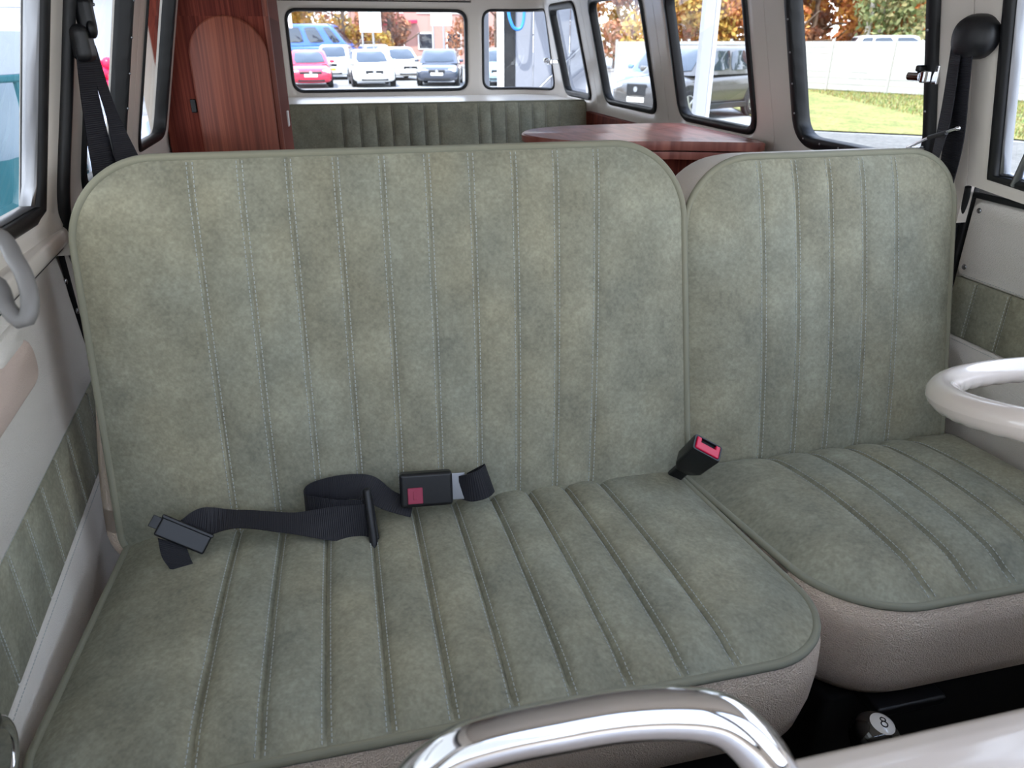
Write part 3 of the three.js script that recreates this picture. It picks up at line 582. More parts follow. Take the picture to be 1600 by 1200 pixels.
// chrome window catch and pull rod on the right pillar; catch on the quarter window
{
  const t = thing('window_catch', 'small chrome window catch on the right belt pillar', 'catch', [1.115, 1.69, -1.29]);
  part('lever', [cyl(0.0085, 0.0085, 0.03, 18).rotateX(Math.PI / 2).translate(-0.012, 0, -0.022)], M.chrome, t); part('bracket', [bx(0.018, 0.022, 0.012, -0.008, 0, 0, 0.003), bx(0.006, 0.034, 0.014, 0.004, 0.004, 0.012, 0.002)], M.chrome, t);
  part('pad', bx(0.02, 0.012, 0.014, -0.01, 0.014, -0.012, 0.004), M.rubber, t);
}
{
  const t = thing('stay_rod', 'thin steel stay rod sticking out beside the right seat belt', 'rod');
  part('rod', tube([V(1.14, 1.558, -1.292), V(1.092, 1.562, -1.28), V(1.083, 1.588, -1.22), V(1.075, 1.612, -1.148)], 0.0026, 30, 8, false, 0.1), M.chrome, t); part('sleeve', rod(V(1.083, 1.588, -1.22), V(1.078, 1.602, -1.175), 0.0042), M.rubber, t); part('tip', new THREE.SphereGeometry(0.0045, 12, 8).translate(1.075, 1.612, -1.148), M.chrome, t);
}
{
  const t = thing('quarter_window_catch', 'chrome catch of the rear quarter window', 'catch', [1.1, 1.66, -3.83]);
  part('lever', bx(0.02, 0.028, 0.05, -0.01, 0, 0, 0.008, 4), M.chrome, t); part('knob', new THREE.SphereGeometry(0.014, 16, 12).translate(-0.025, 0.005, -0.012), M.chrome, t); part('base', bx(0.03, 0.02, 0.02, 0.012, 0, 0.02, 0.004), M.chrome, t);
}

// ---------------------------------------------------------------- dashboard, wheel, grab bar, gear lever
{
  const t = thing('dashboard', 'glossy cream metal dashboard along the front of the cab', 'dashboard');
  const prof = [[0.09, 1.35], [0.0, 1.348], [-0.1, 1.345], [-0.2, 1.339], [-0.26, 1.33], [-0.285, 1.318], [-0.293, 1.30], [-0.287, 1.265], [-0.27, 1.2], [-0.2, 1.12], [0.09, 1.1]];
  const c = new THREE.CatmullRomCurve3(prof.map(([z, y]) => V(0, y, z)), false, 'centripetal').getPoints(70);
  part('dash_panel', loft(range(-0.42, 1.16, 12).map((x) => c.map((p) => V(x, p.y, p.z))), { cap0: true, cap1: true, crease: 0.5 }), M.dashPaint, t);
  for (let i = 0; i < 9; i++) part('vent_rib', tube([V(0.42 + i * 0.028, 1.338, -0.215), V(0.42 + i * 0.028, 1.346, -0.1)], 0.0045, 10, 8), M.dashPaint, t);
}
{
  const t = thing('grab_bar', 'polished chrome grab bar arching over the dashboard edge', 'grab bar');
  part('bar', tube([V(0.0080, 1.2560, -0.268), V(0.0020, 1.2960, -0.3), V(0.0120, 1.3230, -0.318), V(0.0380, 1.3430, -0.321), V(0.0660, 1.3520, -0.319), V(0.1020, 1.3590, -0.314), V(0.1420, 1.3650, -0.308), V(0.1780, 1.3670, -0.300), V(0.2040, 1.3630, -0.292), V(0.2220, 1.3490, -0.281), V(0.2340, 1.3290, -0.270), V(0.2410, 1.2960, -0.262), V(0.2430, 1.2560, -0.258)], 0.016, 160, 24), M.chrome, t);
  for (const x of [0.0, 0.235]) part('foot', cyl(0.02, 0.022, 0.012, 24).rotateX(1.2).translate(x, 1.268, -0.272), M.chrome, t);
}
{
  const t = thing('steering_wheel', 'white steering wheel rim in front of the driver seat', 'steering wheel', [0.825, 1.408, -0.522]);
  const R = 0.2, r = 0.0165, tl = -0.26;
  const g = gridGeo(180, 20, (u, v) => {
    const a = u * Math.PI * 2, b = v * Math.PI * 2, bump = 1 + 0.07 * Math.max(0, -Math.sin(b) - Math.cos(b) * 0.4) * (0.5 + 0.5 * Math.cos(a * 44));
    const q = R + r * 1.05 * bump * Math.cos(b); return V(Math.cos(a) * q, r * bump * Math.sin(b), Math.sin(a) * q);
  });
  g.rotateX(tl); const wheelMat = phys({ color: 0xe6dad0, roughness: 0.18, clearcoat: 0.8, clearcoatRoughness: 0.05 });
  part('rim', mergeVertices(g, 1e-5), wheelMat, t);
  for (const s of [-1, 1]) part('spoke', [rod(V(0, -0.045, 0), V(s * 0.064, -0.028, -s * 0.077), 0.009), rod(V(s * 0.064, -0.028, -s * 0.077), V(s * 0.125, 0, -s * 0.15), 0.008)].map((x) => x.rotateX(tl)), wheelMat, t);
  part('hub', [cyl(0.045, 0.05, 0.04, 30).translate(0, -0.05, 0), cyl(0.032, 0.032, 0.02, 30).translate(0, -0.022, 0)].map((x) => x.rotateX(tl)), wheelMat, t); part('column', rod(V(0, -0.06, 0.01), V(0, -0.85, 0.34), 0.022), M.dashPaint, t);
}
{
  const t = thing('gear_lever', 'black eight ball gear knob on a lever above the black floor', 'gear lever');
  const cv = document.createElement('canvas'); cv.width = 512; cv.height = 256; const x = cv.getContext('2d');
  x.fillStyle = '#050507'; x.fillRect(0, 0, 512, 256); x.fillStyle = '#f2f0ea'; x.fillRect(0, 0, 512, 52);
  const k = new THREE.CanvasTexture(cv); k.colorSpace = THREE.SRGBColorSpace;
  const B = V(0.664, 0.862, -0.594), tilt = new THREE.Euler(0.12, 0, -0.1);
  const ball = part('knob', new THREE.SphereGeometry(0.034, 48, 32).applyQuaternion(new THREE.Quaternion().setFromEuler(tilt)).translate(B.x, B.y, B.z), phys({ color: 0x060608, roughness: 0.08, clearcoat: 1, clearcoatRoughness: 0.02 }), t, 'glossy black ball');
  const cap = (r0, r1, lift) => { const p = []; const g = new THREE.SphereGeometry(0.034 + lift, 40, 8, 0, Math.PI * 2, r0, r1 - r0); return g.applyQuaternion(new THREE.Quaternion().setFromEuler(tilt)).translate(B.x, B.y, B.z); };
  part('white_disc', cap(0, 0.52, 0.0003), phys({ color: 0xf0ede8, roughness: 0.1, clearcoat: 1 }), ball, 'white disc with the figure 8');
  const fig = []; for (const [dz, rad] of [[-0.0037, 0.0032], [0.0036, 0.004]]) {
    const pts = []; for (let i = 0; i < 24; i++) { const a = (i / 24) * Math.PI * 2, px = Math.cos(a) * rad * 1.1, pz = dz + Math.sin(a) * rad, rot = 0.35, qx = px * Math.cos(rot) - pz * Math.sin(rot), qz = px * Math.sin(rot) + pz * Math.cos(rot); const rr2 = 0.0344; pts.push(V(qx, Math.sqrt(rr2 * rr2 - qx * qx - qz * qz), qz).applyEuler(tilt).add(B)); }
    fig.push(tube(pts, 0.0009, 40, 6, true));
  }
  part('figure_eight', fig, M.rubberMatte, ball, 'black figure 8');
  part('shaft', tube([V(0.6, 0.55, -0.4), V(0.62, 0.7, -0.47), V(0.658, 0.835, -0.585)], 0.006, 30, 10), M.chromeDark, t); part('boot', cyl(0.02, 0.05, 0.06, 24).translate(0.6, 0.575, -0.4), M.rubberMatte, t);
}

// ================================================================ outside
const asphaltMap = tex(512, 512, (u, v) => grey(0.52 + 0.2 * (fbm(u, v, 64, 3) - 0.5) + 0.12 * (fbm(u, v, 6, 4) - 0.5)), true, [0.25, 0.25]);
const grassMap = tex(512, 512, (u, v) => { const a = fbm(u, v, 8, 5), b = fbm(u + 0.3, v, 64, 2), m = 0.7 + 0.6 * b; return [lerp(0.34, 0.56, a) * m, lerp(0.39, 0.5, a) * m, lerp(0.17, 0.3, a) * m]; }, true, [0.3, 0.3]);
M.asphalt = std({ map: asphaltMap, roughness: 0.95 });
M.paving = std({ color: 0xb9b6b0, roughness: 0.9, map: asphaltMap });
M.grass = std({ map: grassMap, roughness: 1 });
M.carGlass = phys({ color: 0x26303c, roughness: 0.05, clearcoat: 1 });
M.tyre = std({ color: 0x17171a, roughness: 0.85 });
M.alloy = std({ color: 0xb8babd, roughness: 0.3, metalness: 0.9 });
M.lamp = phys({ color: 0xd8dde2, roughness: 0.1, clearcoat: 1 });
M.plate = std({ color: 0xf0efe6, roughness: 0.4 });
M.plateYellow = std({ color: 0xd8b53a, roughness: 0.4 });
M.trim = std({ color: 0x1b1c20, roughness: 0.5 });
M.concrete = std({ color: 0xb8b2aa, roughness: 0.9 });
const planeGeo = (pts, y) => { const s = new THREE.Shape(pts.map(([x, z]) => new THREE.Vector2(x, -z))), g = new THREE.ShapeGeometry(s).rotateX(-Math.PI / 2).translate(0, y, 0), p = g.attributes.position, uv = g.attributes.uv; for (let i = 0; i < p.count; i++) uv.setXY(i, p.getX(i), p.getZ(i)); return g; };
{
  const g = struct('ground_asphalt'); part('car_park', planeGeo([[-80, 40], [80, 40], [80, -140], [-80, -140]], 0), M.asphalt, g);
  const l = struct('ground_lawn'); part('lawn', planeGeo([[9.6, -15.2], [13, -12.4], [16, -5], [40, -5], [40, -60], [22, -60], [17.6, -31], [12.5, -24]], 0.03), M.grass, l);
  const p = struct('ground_path'); part('path', planeGeo([[3, 2], [15.4, -5], [12.7, -12.2], [9.4, -15], [5, -10]], 0.015), M.paving, p);
}
// grass tufts along the lawn
{
  const blade = new THREE.BufferGeometry(); blade.setAttribute('position', new THREE.Float32BufferAttribute([-0.012, 0, 0, 0.012, 0, 0, 0.005, 0.1, 0.03, 0, 0, -0.012, 0, 0, 0.012, 0.03, 0.085, 0], 3)); blade.computeVertexNormals();
  const n = 14000, im = new THREE.InstancedMesh(blade, std({ color: 0xffffff, roughness: 1 }), n), m = new THREE.Matrix4(), c = new THREE.Color();
  for (let i = 0; i < n; i++) {
    const z = rr(-27, -7), x = Math.max(11, 13 - (z + 12.4) * 0.35) + rr(0, 8);
    m.compose(V(x, 0.03, z), new THREE.Quaternion().setFromAxisAngle(V(0, 1, 0), rr(0, 6.28)), V(1, 1, 1).multiplyScalar(rr(0.5, 1.2))); im.setMatrixAt(i, m);
    c.setRGB(rr(0.12, 0.28), rr(0.15, 0.24), rr(0.04, 0.09)); im.setColorAt(i, c);
  }
  shade(im); im.name = 'grass_blades'; im.userData = { label: 'short yellow green grass on the verge beyond the side window', category: 'grass', kind: 'stuff' }; scene.add(im);
}
// white fence along the lawn
{
  const A = V(14.6, 0, -38.9), D = V(1.85, 0, 5.05).normalize(), t = thing('white_fence', 'long white panel fence across the lawn beyond the side windows', 'fence', [A.x, 0, A.z], Math.atan2(-D.z, D.x));
  const W = 2.5, wm = std({ color: 0xa3a19c, roughness: 0.7 });
  const post = bx(0.08, 1.86, 0.1, 0, 0.93, 0, 0.01), bay = [];
  for (let k = 0; k < 8; k++) bay.push(bx(W - 0.1, 0.205, 0.03, 0, 0.17 + k * 0.213, 0, 0.008));
  const slat = bx(W - 0.1, 0.205, 0.03, 0, 0, 0, 0.008);
  for (let i = 0; i < 16; i++) {
    const p = part('post', post, wm, t); p.position.x = i * W;
    if (i < 15) for (let k = 0; k < 8; k++) { const s = part('slat', slat, wm, t); s.position.set((i + 0.5) * W, 0.17 + k * 0.213, 0); }
  }
}
// ---- cars
const carPaint = (c, m = 0.0) => phys({ color: c, roughness: 0.35, metalness: m, clearcoat: 1, clearcoatRoughness: 0.04 });
function car(name, label, pos, heading, o) {
  // local: front towards +x, origin on the ground at mid length
  const L = o.L ?? 4.3, W = o.W ?? 1.78, H = o.H ?? 1.48, belt = o.belt ?? 0.92, hood = o.hood ?? 0.9, clearY = o.clear ?? 0.2, wr = o.wr ?? 0.32;
  const t = thing(name, label, o.cat ?? 'car', pos, Math.atan2(-heading[1], heading[0]), o.group), pm = o.mat;
  const box = (x, w, y0, y1, e = 4.5) => { const r = []; for (let i = 0; i < 32; i++) { const a = (i / 32) * Math.PI * 2, c = Math.cos(a), s = Math.sin(a); r.push(V(x, (y0 + y1) / 2 + ((y1 - y0) / 2) * Math.sign(s) * Math.pow(Math.abs(s), 2 / e), (w / 2) * Math.sign(c) * Math.pow(Math.abs(c), 2 / e))); } return r; };
  const f = L / 2, nose = hood - 0.2;
  const st = o.van ? [[f, W * 0.8, 0.35, 0.7], [f - 0.06, W * 0.92, 0.26, 0.85], [f - 0.3, W * 0.98, clearY, hood], [f - 0.9, W, clearY, belt + 0.06], [0, W, clearY, belt + 0.1], [-f + 0.2, W, clearY, belt + 0.1], [-f, W * 0.95, 0.3, belt + 0.05]]
    : [[f, W * 0.7, 0.34, nose - 0.06], [f - 0.05, W * 0.84, 0.26, nose], [f - 0.22, W * 0.95, clearY, nose + 0.08], [f - 0.7, W, clearY, hood - 0.04], [f - 1.1, W, clearY, hood], [0.2, W * 1.01, clearY, belt], [-f + 0.9, W * 1.0, clearY, belt + 0.04], [-f + 0.3, W * 0.97, clearY + 0.02, belt + 0.02], [-f + 0.06, W * 0.9, 0.3, belt - 0.05], [-f, W * 0.8, 0.36, belt - 0.2]];
  const body = part('body', loft(st.map((s) => box(...s)).reverse(), { cap0: true, cap1: true, crease: 0.8 }), pm, t);
  // cabin
  const b0 = o.scr ?? f - 1.05, b1 = -f + (o.tail ?? 0.25), r0 = o.roof0 ?? b0 - 0.78, r1 = o.roof1 ?? b1 + 0.45;
  const lay = (x0, x1, w, y) => roundPoly([[x1, -w / 2], [x0, -w / 2], [x0, w / 2], [x1, w / 2]], 0.16, 0, 6).map(([x, z]) => V(x, y, -z));
  const yb = belt - 0.03, ym = lerp(yb, H, 0.86), wb = W * 0.94, wt = W * 0.74;
  const at = (k) => [lerp(b0, r0, k), lerp(b1, r1, k), lerp(wb, wt, k * 0.9), lerp(yb, H, k)];
  part('cabin', loft([lay(...at(0)), lay(...at(0.3)), lay(...at(0.6)), lay(...at(0.88)), lay(r0 - 0.08, r1 + 0.06, wt * 0.96, H - 0.015), lay(r0 - 0.3, r1 + 0.25, wt * 0.7, H)].map((r) => r.slice().reverse()), { cap1: true, crease: 0.7 }), pm, t);
  const glassQuad = (P, n) => { const nn = P[1].clone().sub(P[0]).cross(P[3].clone().sub(P[0])).normalize().multiplyScalar(n); const c = P.reduce((a, b) => a.add(b), V(0, 0, 0)).multiplyScalar(0.25); const R = (k, d) => { const o2 = []; P.forEach((p, i) => { const q = P[(i + 1) % 4]; for (let s = 0; s < 4; s++) o2.push(p.clone().lerp(q, 0.08 + s * 0.21).sub(c).multiplyScalar(k).add(c).addScaledVector(nn, d)); }); return o2; }; return loft([R(1, -1), R(1, 1), R(0.97, 1.4)], { cap1: true, cap0: true, crease: 0.5 }); };
  const S = (k, side, xk, ins = 0) => { const [x0, x1, w, y] = at(k); return V(lerp(x0, x1, xk), y, side * (w / 2 + 0.004)); };
  const E = (k, end, z) => { const [x0, x1, w, y] = at(k); return V((end > 0 ? x0 : x1) + end * 0.006, y, z * w / 2); };
  if (!o.noFront) part('windscreen', glassQuad([E(0.1, 1, 0.82), E(0.1, 1, -0.82), E(0.86, 1, -0.8), E(0.86, 1, 0.8)], 0.012), M.carGlass, t);
  part('rear_screen', glassQuad([E(0.2, -1, -0.8), E(0.2, -1, 0.8), E(0.84, -1, 0.78), E(0.84, -1, -0.78)], 0.012), M.carGlass, t);
  for (const side of [-1, 1]) for (const [x0, x1] of (o.sideWins ?? [[0.1, 0.44], [0.47, 0.74], [0.77, 0.93]])) {
    const a = [S(0.14, side, x0), S(0.14, side, x1), S(0.84, side, x1), S(0.84, side, x0 + (x0 < 0.15 ? 0.0 : 0))]; if (side > 0) a.reverse();
    part('side_window', glassQuad(a, 0.01), M.carGlass, t);
  }
  // wheels, arches
  const wx = [f - (o.front ?? 0.86), -f + (o.rear ?? 0.8)];
  const rim = (() => { const g = [new THREE.TorusGeometry(wr * 0.66, 0.018, 8, 36), cyl(wr * 0.2, wr * 0.2, 0.03, 16).rotateX(Math.PI / 2)]; for (let i = 0; i < 5; i++) for (const da of [-0.14, 0.14]) { const a = (i / 5) * Math.PI * 2; g.push(bx(wr * 0.62, 0.04, 0.025, wr * 0.36, 0, 0, 0.01).rotateZ(da * 0.6).rotateZ(a)); } return mergeGeometries(g.map((x) => (x.index ? x.toNonIndexed() : x))); })();
  const tyre = new THREE.LatheGeometry([[0.66, -0.1], [0.9, -0.11], [0.98, -0.09], [1, -0.04], [1, 0.04], [0.98, 0.09], [0.9, 0.11], [0.66, 0.1], [0.6, 0.02]].map(([r, y]) => new THREE.Vector2(r * wr, y)), 36).rotateX(Math.PI / 2);
  for (const x of wx) for (const side of [-1, 1]) {
    part('wheel_arch', cyl(wr * 1.2, wr * 1.2, 0.03, 32).rotateX(Math.PI / 2).translate(x, wr + 0.03, side * (W / 2 - 0.008)), M.trim, t);
    const w = part('wheel', tyre, M.tyre, t); w.position.set(x, wr, side * (W / 2 - 0.08));
    const r = part('rim', rim, M.alloy, w); r.position.z = side * 0.085;
  }
  // face
  const fx = f - 0.03, hy = o.lampY ?? nose - 0.06;
  for (const s of [-1, 1]) { part('headlamp', bx(0.26, 0.13, 0.36, f - 0.16, hy, s * W * 0.36, 0.05, 4).rotateY(0), M.lamp, t); part('mirror', bx(0.12, 0.13, 0.2, b0 - 0.35, belt + 0.08, s * (W / 2 + 0.08), 0.05, 3), o.mirror ?? pm, t); }
  part('grille', bx(0.06, o.grilleH ?? 0.14, o.grilleW ?? 0.7, f - 0.015, hy - 0.04, 0, 0.03, 3), M.trim, t); part('emblem', cyl(0.06, 0.06, 0.02, 20).rotateZ(Math.PI / 2).translate(f + 0.02, hy - 0.03, 0), M.alloy, t);
  part('lower_intake', bx(0.05, 0.14, W * 0.62, f - 0.03, 0.34, 0, 0.03, 3), M.trim, t); part('number_plate', bx(0.02, 0.11, 0.52, f + 0.012, 0.5, 0, 0.004), o.plate ?? M.plate, t); part('rear_plate', bx(0.02, 0.11, 0.52, -f - 0.01, 0.6, 0, 0.004), M.plateYellow, t);
  part('sill', [bx(L * 0.5, 0.14, 0.05, 0, clearY + 0.05, W / 2 - 0.01, 0.02), bx(L * 0.5, 0.14, 0.05, 0, clearY + 0.05, -W / 2 + 0.01, 0.02)], o.sill ?? M.trim, t);
  for (const s of [-1, 1]) part('tail_lamp', bx(0.1, 0.2, 0.22, -f + 0.08, belt - 0.12, s * W * 0.4, 0.04, 3), M.red, t);
  if (o.rails) for (const s of [-1, 1]) part('roof_rail', rod(V(r0 - 0.2, H + 0.03, s * wt * 0.44), V(r1 + 0.15, H + 0.03, s * wt * 0.44), 0.02), M.alloy, t);
  return t;
}
const F = [0.03, 1];
car('parked_car', 'red hatchback at the left of the row seen through rear hatch window', [-0.62, 0, -35.6], F, { mat: carPaint(0xc4143c), H: 1.44, W: 1.72, grilleW: 0.9, grilleH: 0.1 });
car('parked_car', 'white saloon facing the van in the middle of the rear hatch window', [1.98, 0, -35.8], [0.02, 1], { mat: carPaint(0xe9ebec), H: 1.46, W: 1.8, grilleW: 0.75 });
car('parked_car', 'dark grey car with number plate at right of rear hatch window', [5.1, 0, -35.9], [-0.22, 1], { mat: carPaint(0x3c4250, 0.3), H: 1.46, W: 1.8, grilleW: 0.7 });
car('parked_car', 'white car parked behind between the red and white cars', [0.62, 0, -43], [-0.15, 1], { mat: carPaint(0xe4e8ea), H: 1.62, W: 1.78, plate: M.plateYellow, hood: 1.0, belt: 1.0 });
car('parked_car', 'white hatchback between white saloon and dark grey car', [3.7, 0, -41.5], [0.2, 1], { mat: carPaint(0xe6e2dc), H: 1.52, W: 1.75 });
car('parked_car', 'pale silver car in the second row behind white saloon', [2.95, 0, -47.2], [0.1, 1], { mat: carPaint(0xc9d2d8, 0.2), H: 1.62, W: 1.78, belt: 1.0 });
car('parked_car', 'white estate car behind the red hatchback at left edge of hatch window', [-2.4, 0, -45.5], [0.98, 0.1], { mat: carPaint(0xe9ebec), H: 1.62, belt: 1.0 });
car('parked_van', 'blue panel van standing behind the red and white cars', [0.1, 0, -51.8], [0.95, 0.3], { mat: carPaint(0x1d55b8), cat: 'van', van: true, L: 4.6, W: 1.95, H: 2.75, belt: 1.55, hood: 1.35, scr: 1.75, roof0: 0.7, tail: 0.06, roof1: -2.2, clear: 0.3, wr: 0.36, sideWins: [[0.06, 0.2], [0.32, 0.58], [0.66, 0.92]] });
car('parked_car', 'silver grey crossover car parked beyond the window above the table', [9.1, 0, -18.6], [-0.89, 0.46], { mat: carPaint(0x4f4c4a, 0.5), H: 1.66, W: 1.82, L: 4.4, belt: 1.05, hood: 1.02, wr: 0.36, clear: 0.26, rails: true, grilleW: 0.6, grilleH: 0.26 });
car('parked_car', 'blue grey car behind the silver crossover, seen through third side window', [11.3, 0, -25.2], [-0.75, 0.66], { mat: carPaint(0x5d7f9c, 0.3), H: 1.55, W: 1.78 });
car('parked_car', 'pale blue car seen through the curved corner window', [7.9, 0, -35.5], [-0.3, 1], { mat: carPaint(0x9fc2d2, 0.2), H: 1.5, W: 1.75 });
car('parked_car', 'white car standing beyond the white fence', [24.2, 0, -30.2], [0.9, 0.4], { mat: carPaint(0xe6e8ea), H: 2.0, belt: 1.5, hood: 1.35, W: 1.9, L: 4.8, van: true, cat: 'car', scr: 1.3 });
// ---- signs
function signBoard(label, x, z, w, y0, y1, marks) {
  const t = thing('sign_board', label, 'sign', [x, 0, z]);
  part('post', cyl(0.05, 0.05, y1, 12).translate(-w / 2 + 0.1, y1 / 2, -0.05), M.steel, t); part('post', cyl(0.05, 0.05, y0 + 0.2, 12).translate(w * 0.1, (y0 + 0.2) / 2, -0.05), M.steel, t);
  const b = part('board', bx(w, y1 - y0, 0.04, 0, (y0 + y1) / 2, 0, 0.01), M.white, t);
  if (marks) { const g = []; for (let k = 0; k < 4; k++) { const y = y1 - 0.2 - k * 0.2; g.push(bx(0.03, 0.13, 0.006, -0.05, y, 0.022, 0.002), bx(0.03, 0.13, 0.006, 0.06, y, 0.022, 0.002), bx(0.1, 0.03, 0.006, 0.0, y + (k % 2 ? 0.05 : 0), 0.022, 0.002)); } part('lettering', g, std({ color: 0x3bbcb4, roughness: 0.5 }), b, 'turquoise column of letters'); }
}
signBoard('tall white sign board with turquoise lettering behind the white saloon', 2.3, -38.9, 1.0, 2.15, 3.4, true);
signBoard('plain white sign board above the dark grey car', 5.7, -39.2, 1.0, 2.45, 3.5, false);
signBoard('white sign board at the left edge of the hatch window above the blue van', -1.75, -37.5, 1.1, 2.3, 3.5, false);
// ---- trees
const leafG = (() => { const g = new THREE.BufferGeometry(); g.setAttribute('position', new THREE.Float32BufferAttribute([0, -0.5, 0, 0.35, 0, 0.08, 0, 0.5, 0, 0, -0.5, 0, 0, 0.5, 0, -0.35, 0, 0.08], 3)); g.computeVertexNormals(); return g; })();
M.leafW = phys({ color: 0xffffff, roughness: 0.8, transmission: 0.3, thickness: 0 });
M.bark = std({ color: 0x6e5c50, roughness: 0.95 }); M.birch = std({ color: 0xc9c0b6, roughness: 0.9 });
const PAL = { orange: [[0.55, 0.22, 0.05], [0.62, 0.32, 0.06], [0.45, 0.14, 0.04]], gold: [[0.6, 0.4, 0.07], [0.5, 0.36, 0.08], [0.55, 0.28, 0.05]], green: [[0.17, 0.22, 0.07], [0.25, 0.27, 0.1], [0.3, 0.26, 0.1]], russet: [[0.42, 0.16, 0.08], [0.5, 0.24, 0.12], [0.35, 0.2, 0.13]] };
function tree(label, x, z, h, spread, pal, n, low, bark = M.bark) {
  const t = thing('tree', label, 'tree', [x, 0, z], 0, 'trees around the car park'), g = [tube([V(0, 0, 0), V(rr(-0.1, 0.1), h * 0.35, rr(-0.1, 0.1)), V(rr(-0.25, 0.25), h * 0.7, rr(-0.2, 0.2)), V(rr(-0.3, 0.3), h, 0)], h * 0.017, 20, 7)];
  part('trunk', g, bark, t);
  for (let i = 0; i < 6; i++) { const a = i * 1.1 + rr(0, 0.6), y = lerp(low, h * 0.8, i / 6), r = spread * rr(0.5, 0.9); part('branch', tube([V(0, y, 0), V(Math.cos(a) * r * 0.5, y + 0.5, Math.sin(a) * r * 0.5), V(Math.cos(a) * r, y + rr(0.3, 1.4), Math.sin(a) * r)], h * 0.006, 8, 5), bark, t); }
  const im = new THREE.InstancedMesh(leafG, M.leafW, n), m = new THREE.Matrix4(), c = new THREE.Color(), e = new THREE.Euler(), clumps = Array.from({ length: 14 }, () => { const a = rr(0, 6.28), r = spread * Math.sqrt(rnd()) * 0.9; return [Math.cos(a) * r, rr(low, h), Math.sin(a) * r, rr(0.5, 1.1)]; });
  for (let i = 0; i < n; i++) {
    const k = clumps[i % clumps.length], d = V(rr(-1, 1), rr(-1, 1), rr(-1, 1)); d.normalize().multiplyScalar(Math.cbrt(rnd()) * k[3] * spread * 0.45);
    m.compose(V(k[0] + d.x, Math.max(0.3, k[1] + d.y), k[2] + d.z), new THREE.Quaternion().setFromEuler(e.set(rr(0, 6), rr(0, 6), rr(0, 6))), V(1, 1, 1).multiplyScalar(rr(0.2, 0.42))); im.setMatrixAt(i, m);
    const p = PAL[pal][i % 3], v = rr(0.75, 1.2); c.setRGB(p[0] * v, p[1] * v, p[2] * v); im.setColorAt(i, c);
  }
  shade(im); im.name = 'foliage'; im.userData.kind = 'stuff'; t.add(im);
}
const names = { orange: 'orange autumn tree', gold: 'golden autumn tree', green: 'dull green tree', russet: 'russet autumn tree' };
for (const [x, z, pal, where] of [
  [-6, -58, 'russet', 'at the far left behind the blue van'], [-2.5, -60, 'gold', 'behind the blue van'], [1.5, -57, 'gold', 'just right of the blue van'], [5, -61, 'russet', 'behind the tall sign board'],
  [12.5, -58, 'russet', 'right of the far building'], [16, -54, 'orange', 'beyond the curved corner window'], [20, -50, 'russet', 'beyond the hinged quarter window'], [19, -42, 'gold', 'behind the blue grey car'], [22, -44, 'orange', 'above the bonnet of the silver crossover'],
  [23, -37, 'orange', 'above the roof of the silver crossover'], [26.5, -40, 'russet', 'behind the silver crossover'], [29, -36, 'orange', 'above the tail of the silver crossover'], [27, -31, 'green', 'beyond the fence at its left end'], [30, -29, 'green', 'beyond the white car at the fence'], [31, -24.5, 'orange', 'in the middle beyond the fence'], [33, -22, 'green', 'beyond the fence at its right end'], [37, -28.5, 'gold', 'far beyond the fence'], [33, -14, 'green', 'beyond the driver door window'],
  [-4.5, -66, 'gold', 'far behind the left sign board'], [-0.8, -70, 'russet', 'far behind the gap beside the blue van'], [20.5, -55, 'gold', 'far behind the quarter window'], [25, -50, 'orange', 'in the second row behind the blue grey car'], [28, -46, 'gold', 'in the second row behind the crossover bonnet'], [31, -43, 'orange', 'in the second row behind the crossover roof'], [34, -40, 'russet', 'in the second row behind the crossover tail'], [35.5, -35.5, 'orange', 'in the second row behind the fence left end'], [41.5, -33.5, 'green', 'in the second row behind the white car'], [44, -24, 'russet', 'in the second row behind the fence middle'], [41, -20, 'green', 'in the second row behind the fence right end'],
]) tree(names[pal] + ' ' + where, x, z, rr(7, 9.5), rr(2.8, 3.8), pal, 5200, 1.2);
for (const [x, z, where] of [[25, -33.5, 'slender pale trunk beside the tail of the silver crossover'], [26.3, -34.2, 'slender pale trunk further right of the silver crossover'], [28.2, -25.3, 'leaning pale trunk behind the middle of the white fence']]) tree(where + ', birch', x, z, 8, 1.6, 'orange', 500, 4, M.birch);
// ---- building far behind
{
  const t = thing('house', 'pinkish brick building far behind the dark grey car', 'building', [8.5, 0, -72], 0), brick = std({ color: 0xb98f86, roughness: 0.9 });
  part('wall', bx(12, 6, 8, 0, 3, 0, 0.02), brick, t);
  const rf = [[-6.4, 6], [0, 9], [6.4, 6]].map(([x, y]) => [x, y]); part('roof', mapped(rf.reverse(), -4.3, 4.3, (a, b, d) => V(a, b, -d), 0.02), std({ color: 0x7a6a6c, roughness: 0.9 }), t);
  for (let i = 0; i < 5; i++) for (const y of [1.8, 4.5]) { const w = part('window', bx(1.3, 1.3, 0.1, -4.8 + i * 2.4, y, 4.02, 0.02), M.white, t); part('pane', bx(1.1, 1.1, 0.06, -4.8 + i * 2.4, y, 4.06, 0.01), M.carGlass, w); }
  part('awning', bx(5, 0.25, 0.8, -3, 3.3, 4.4, 0.05).rotateZ(0.06), M.red, t, 'red awning');
}
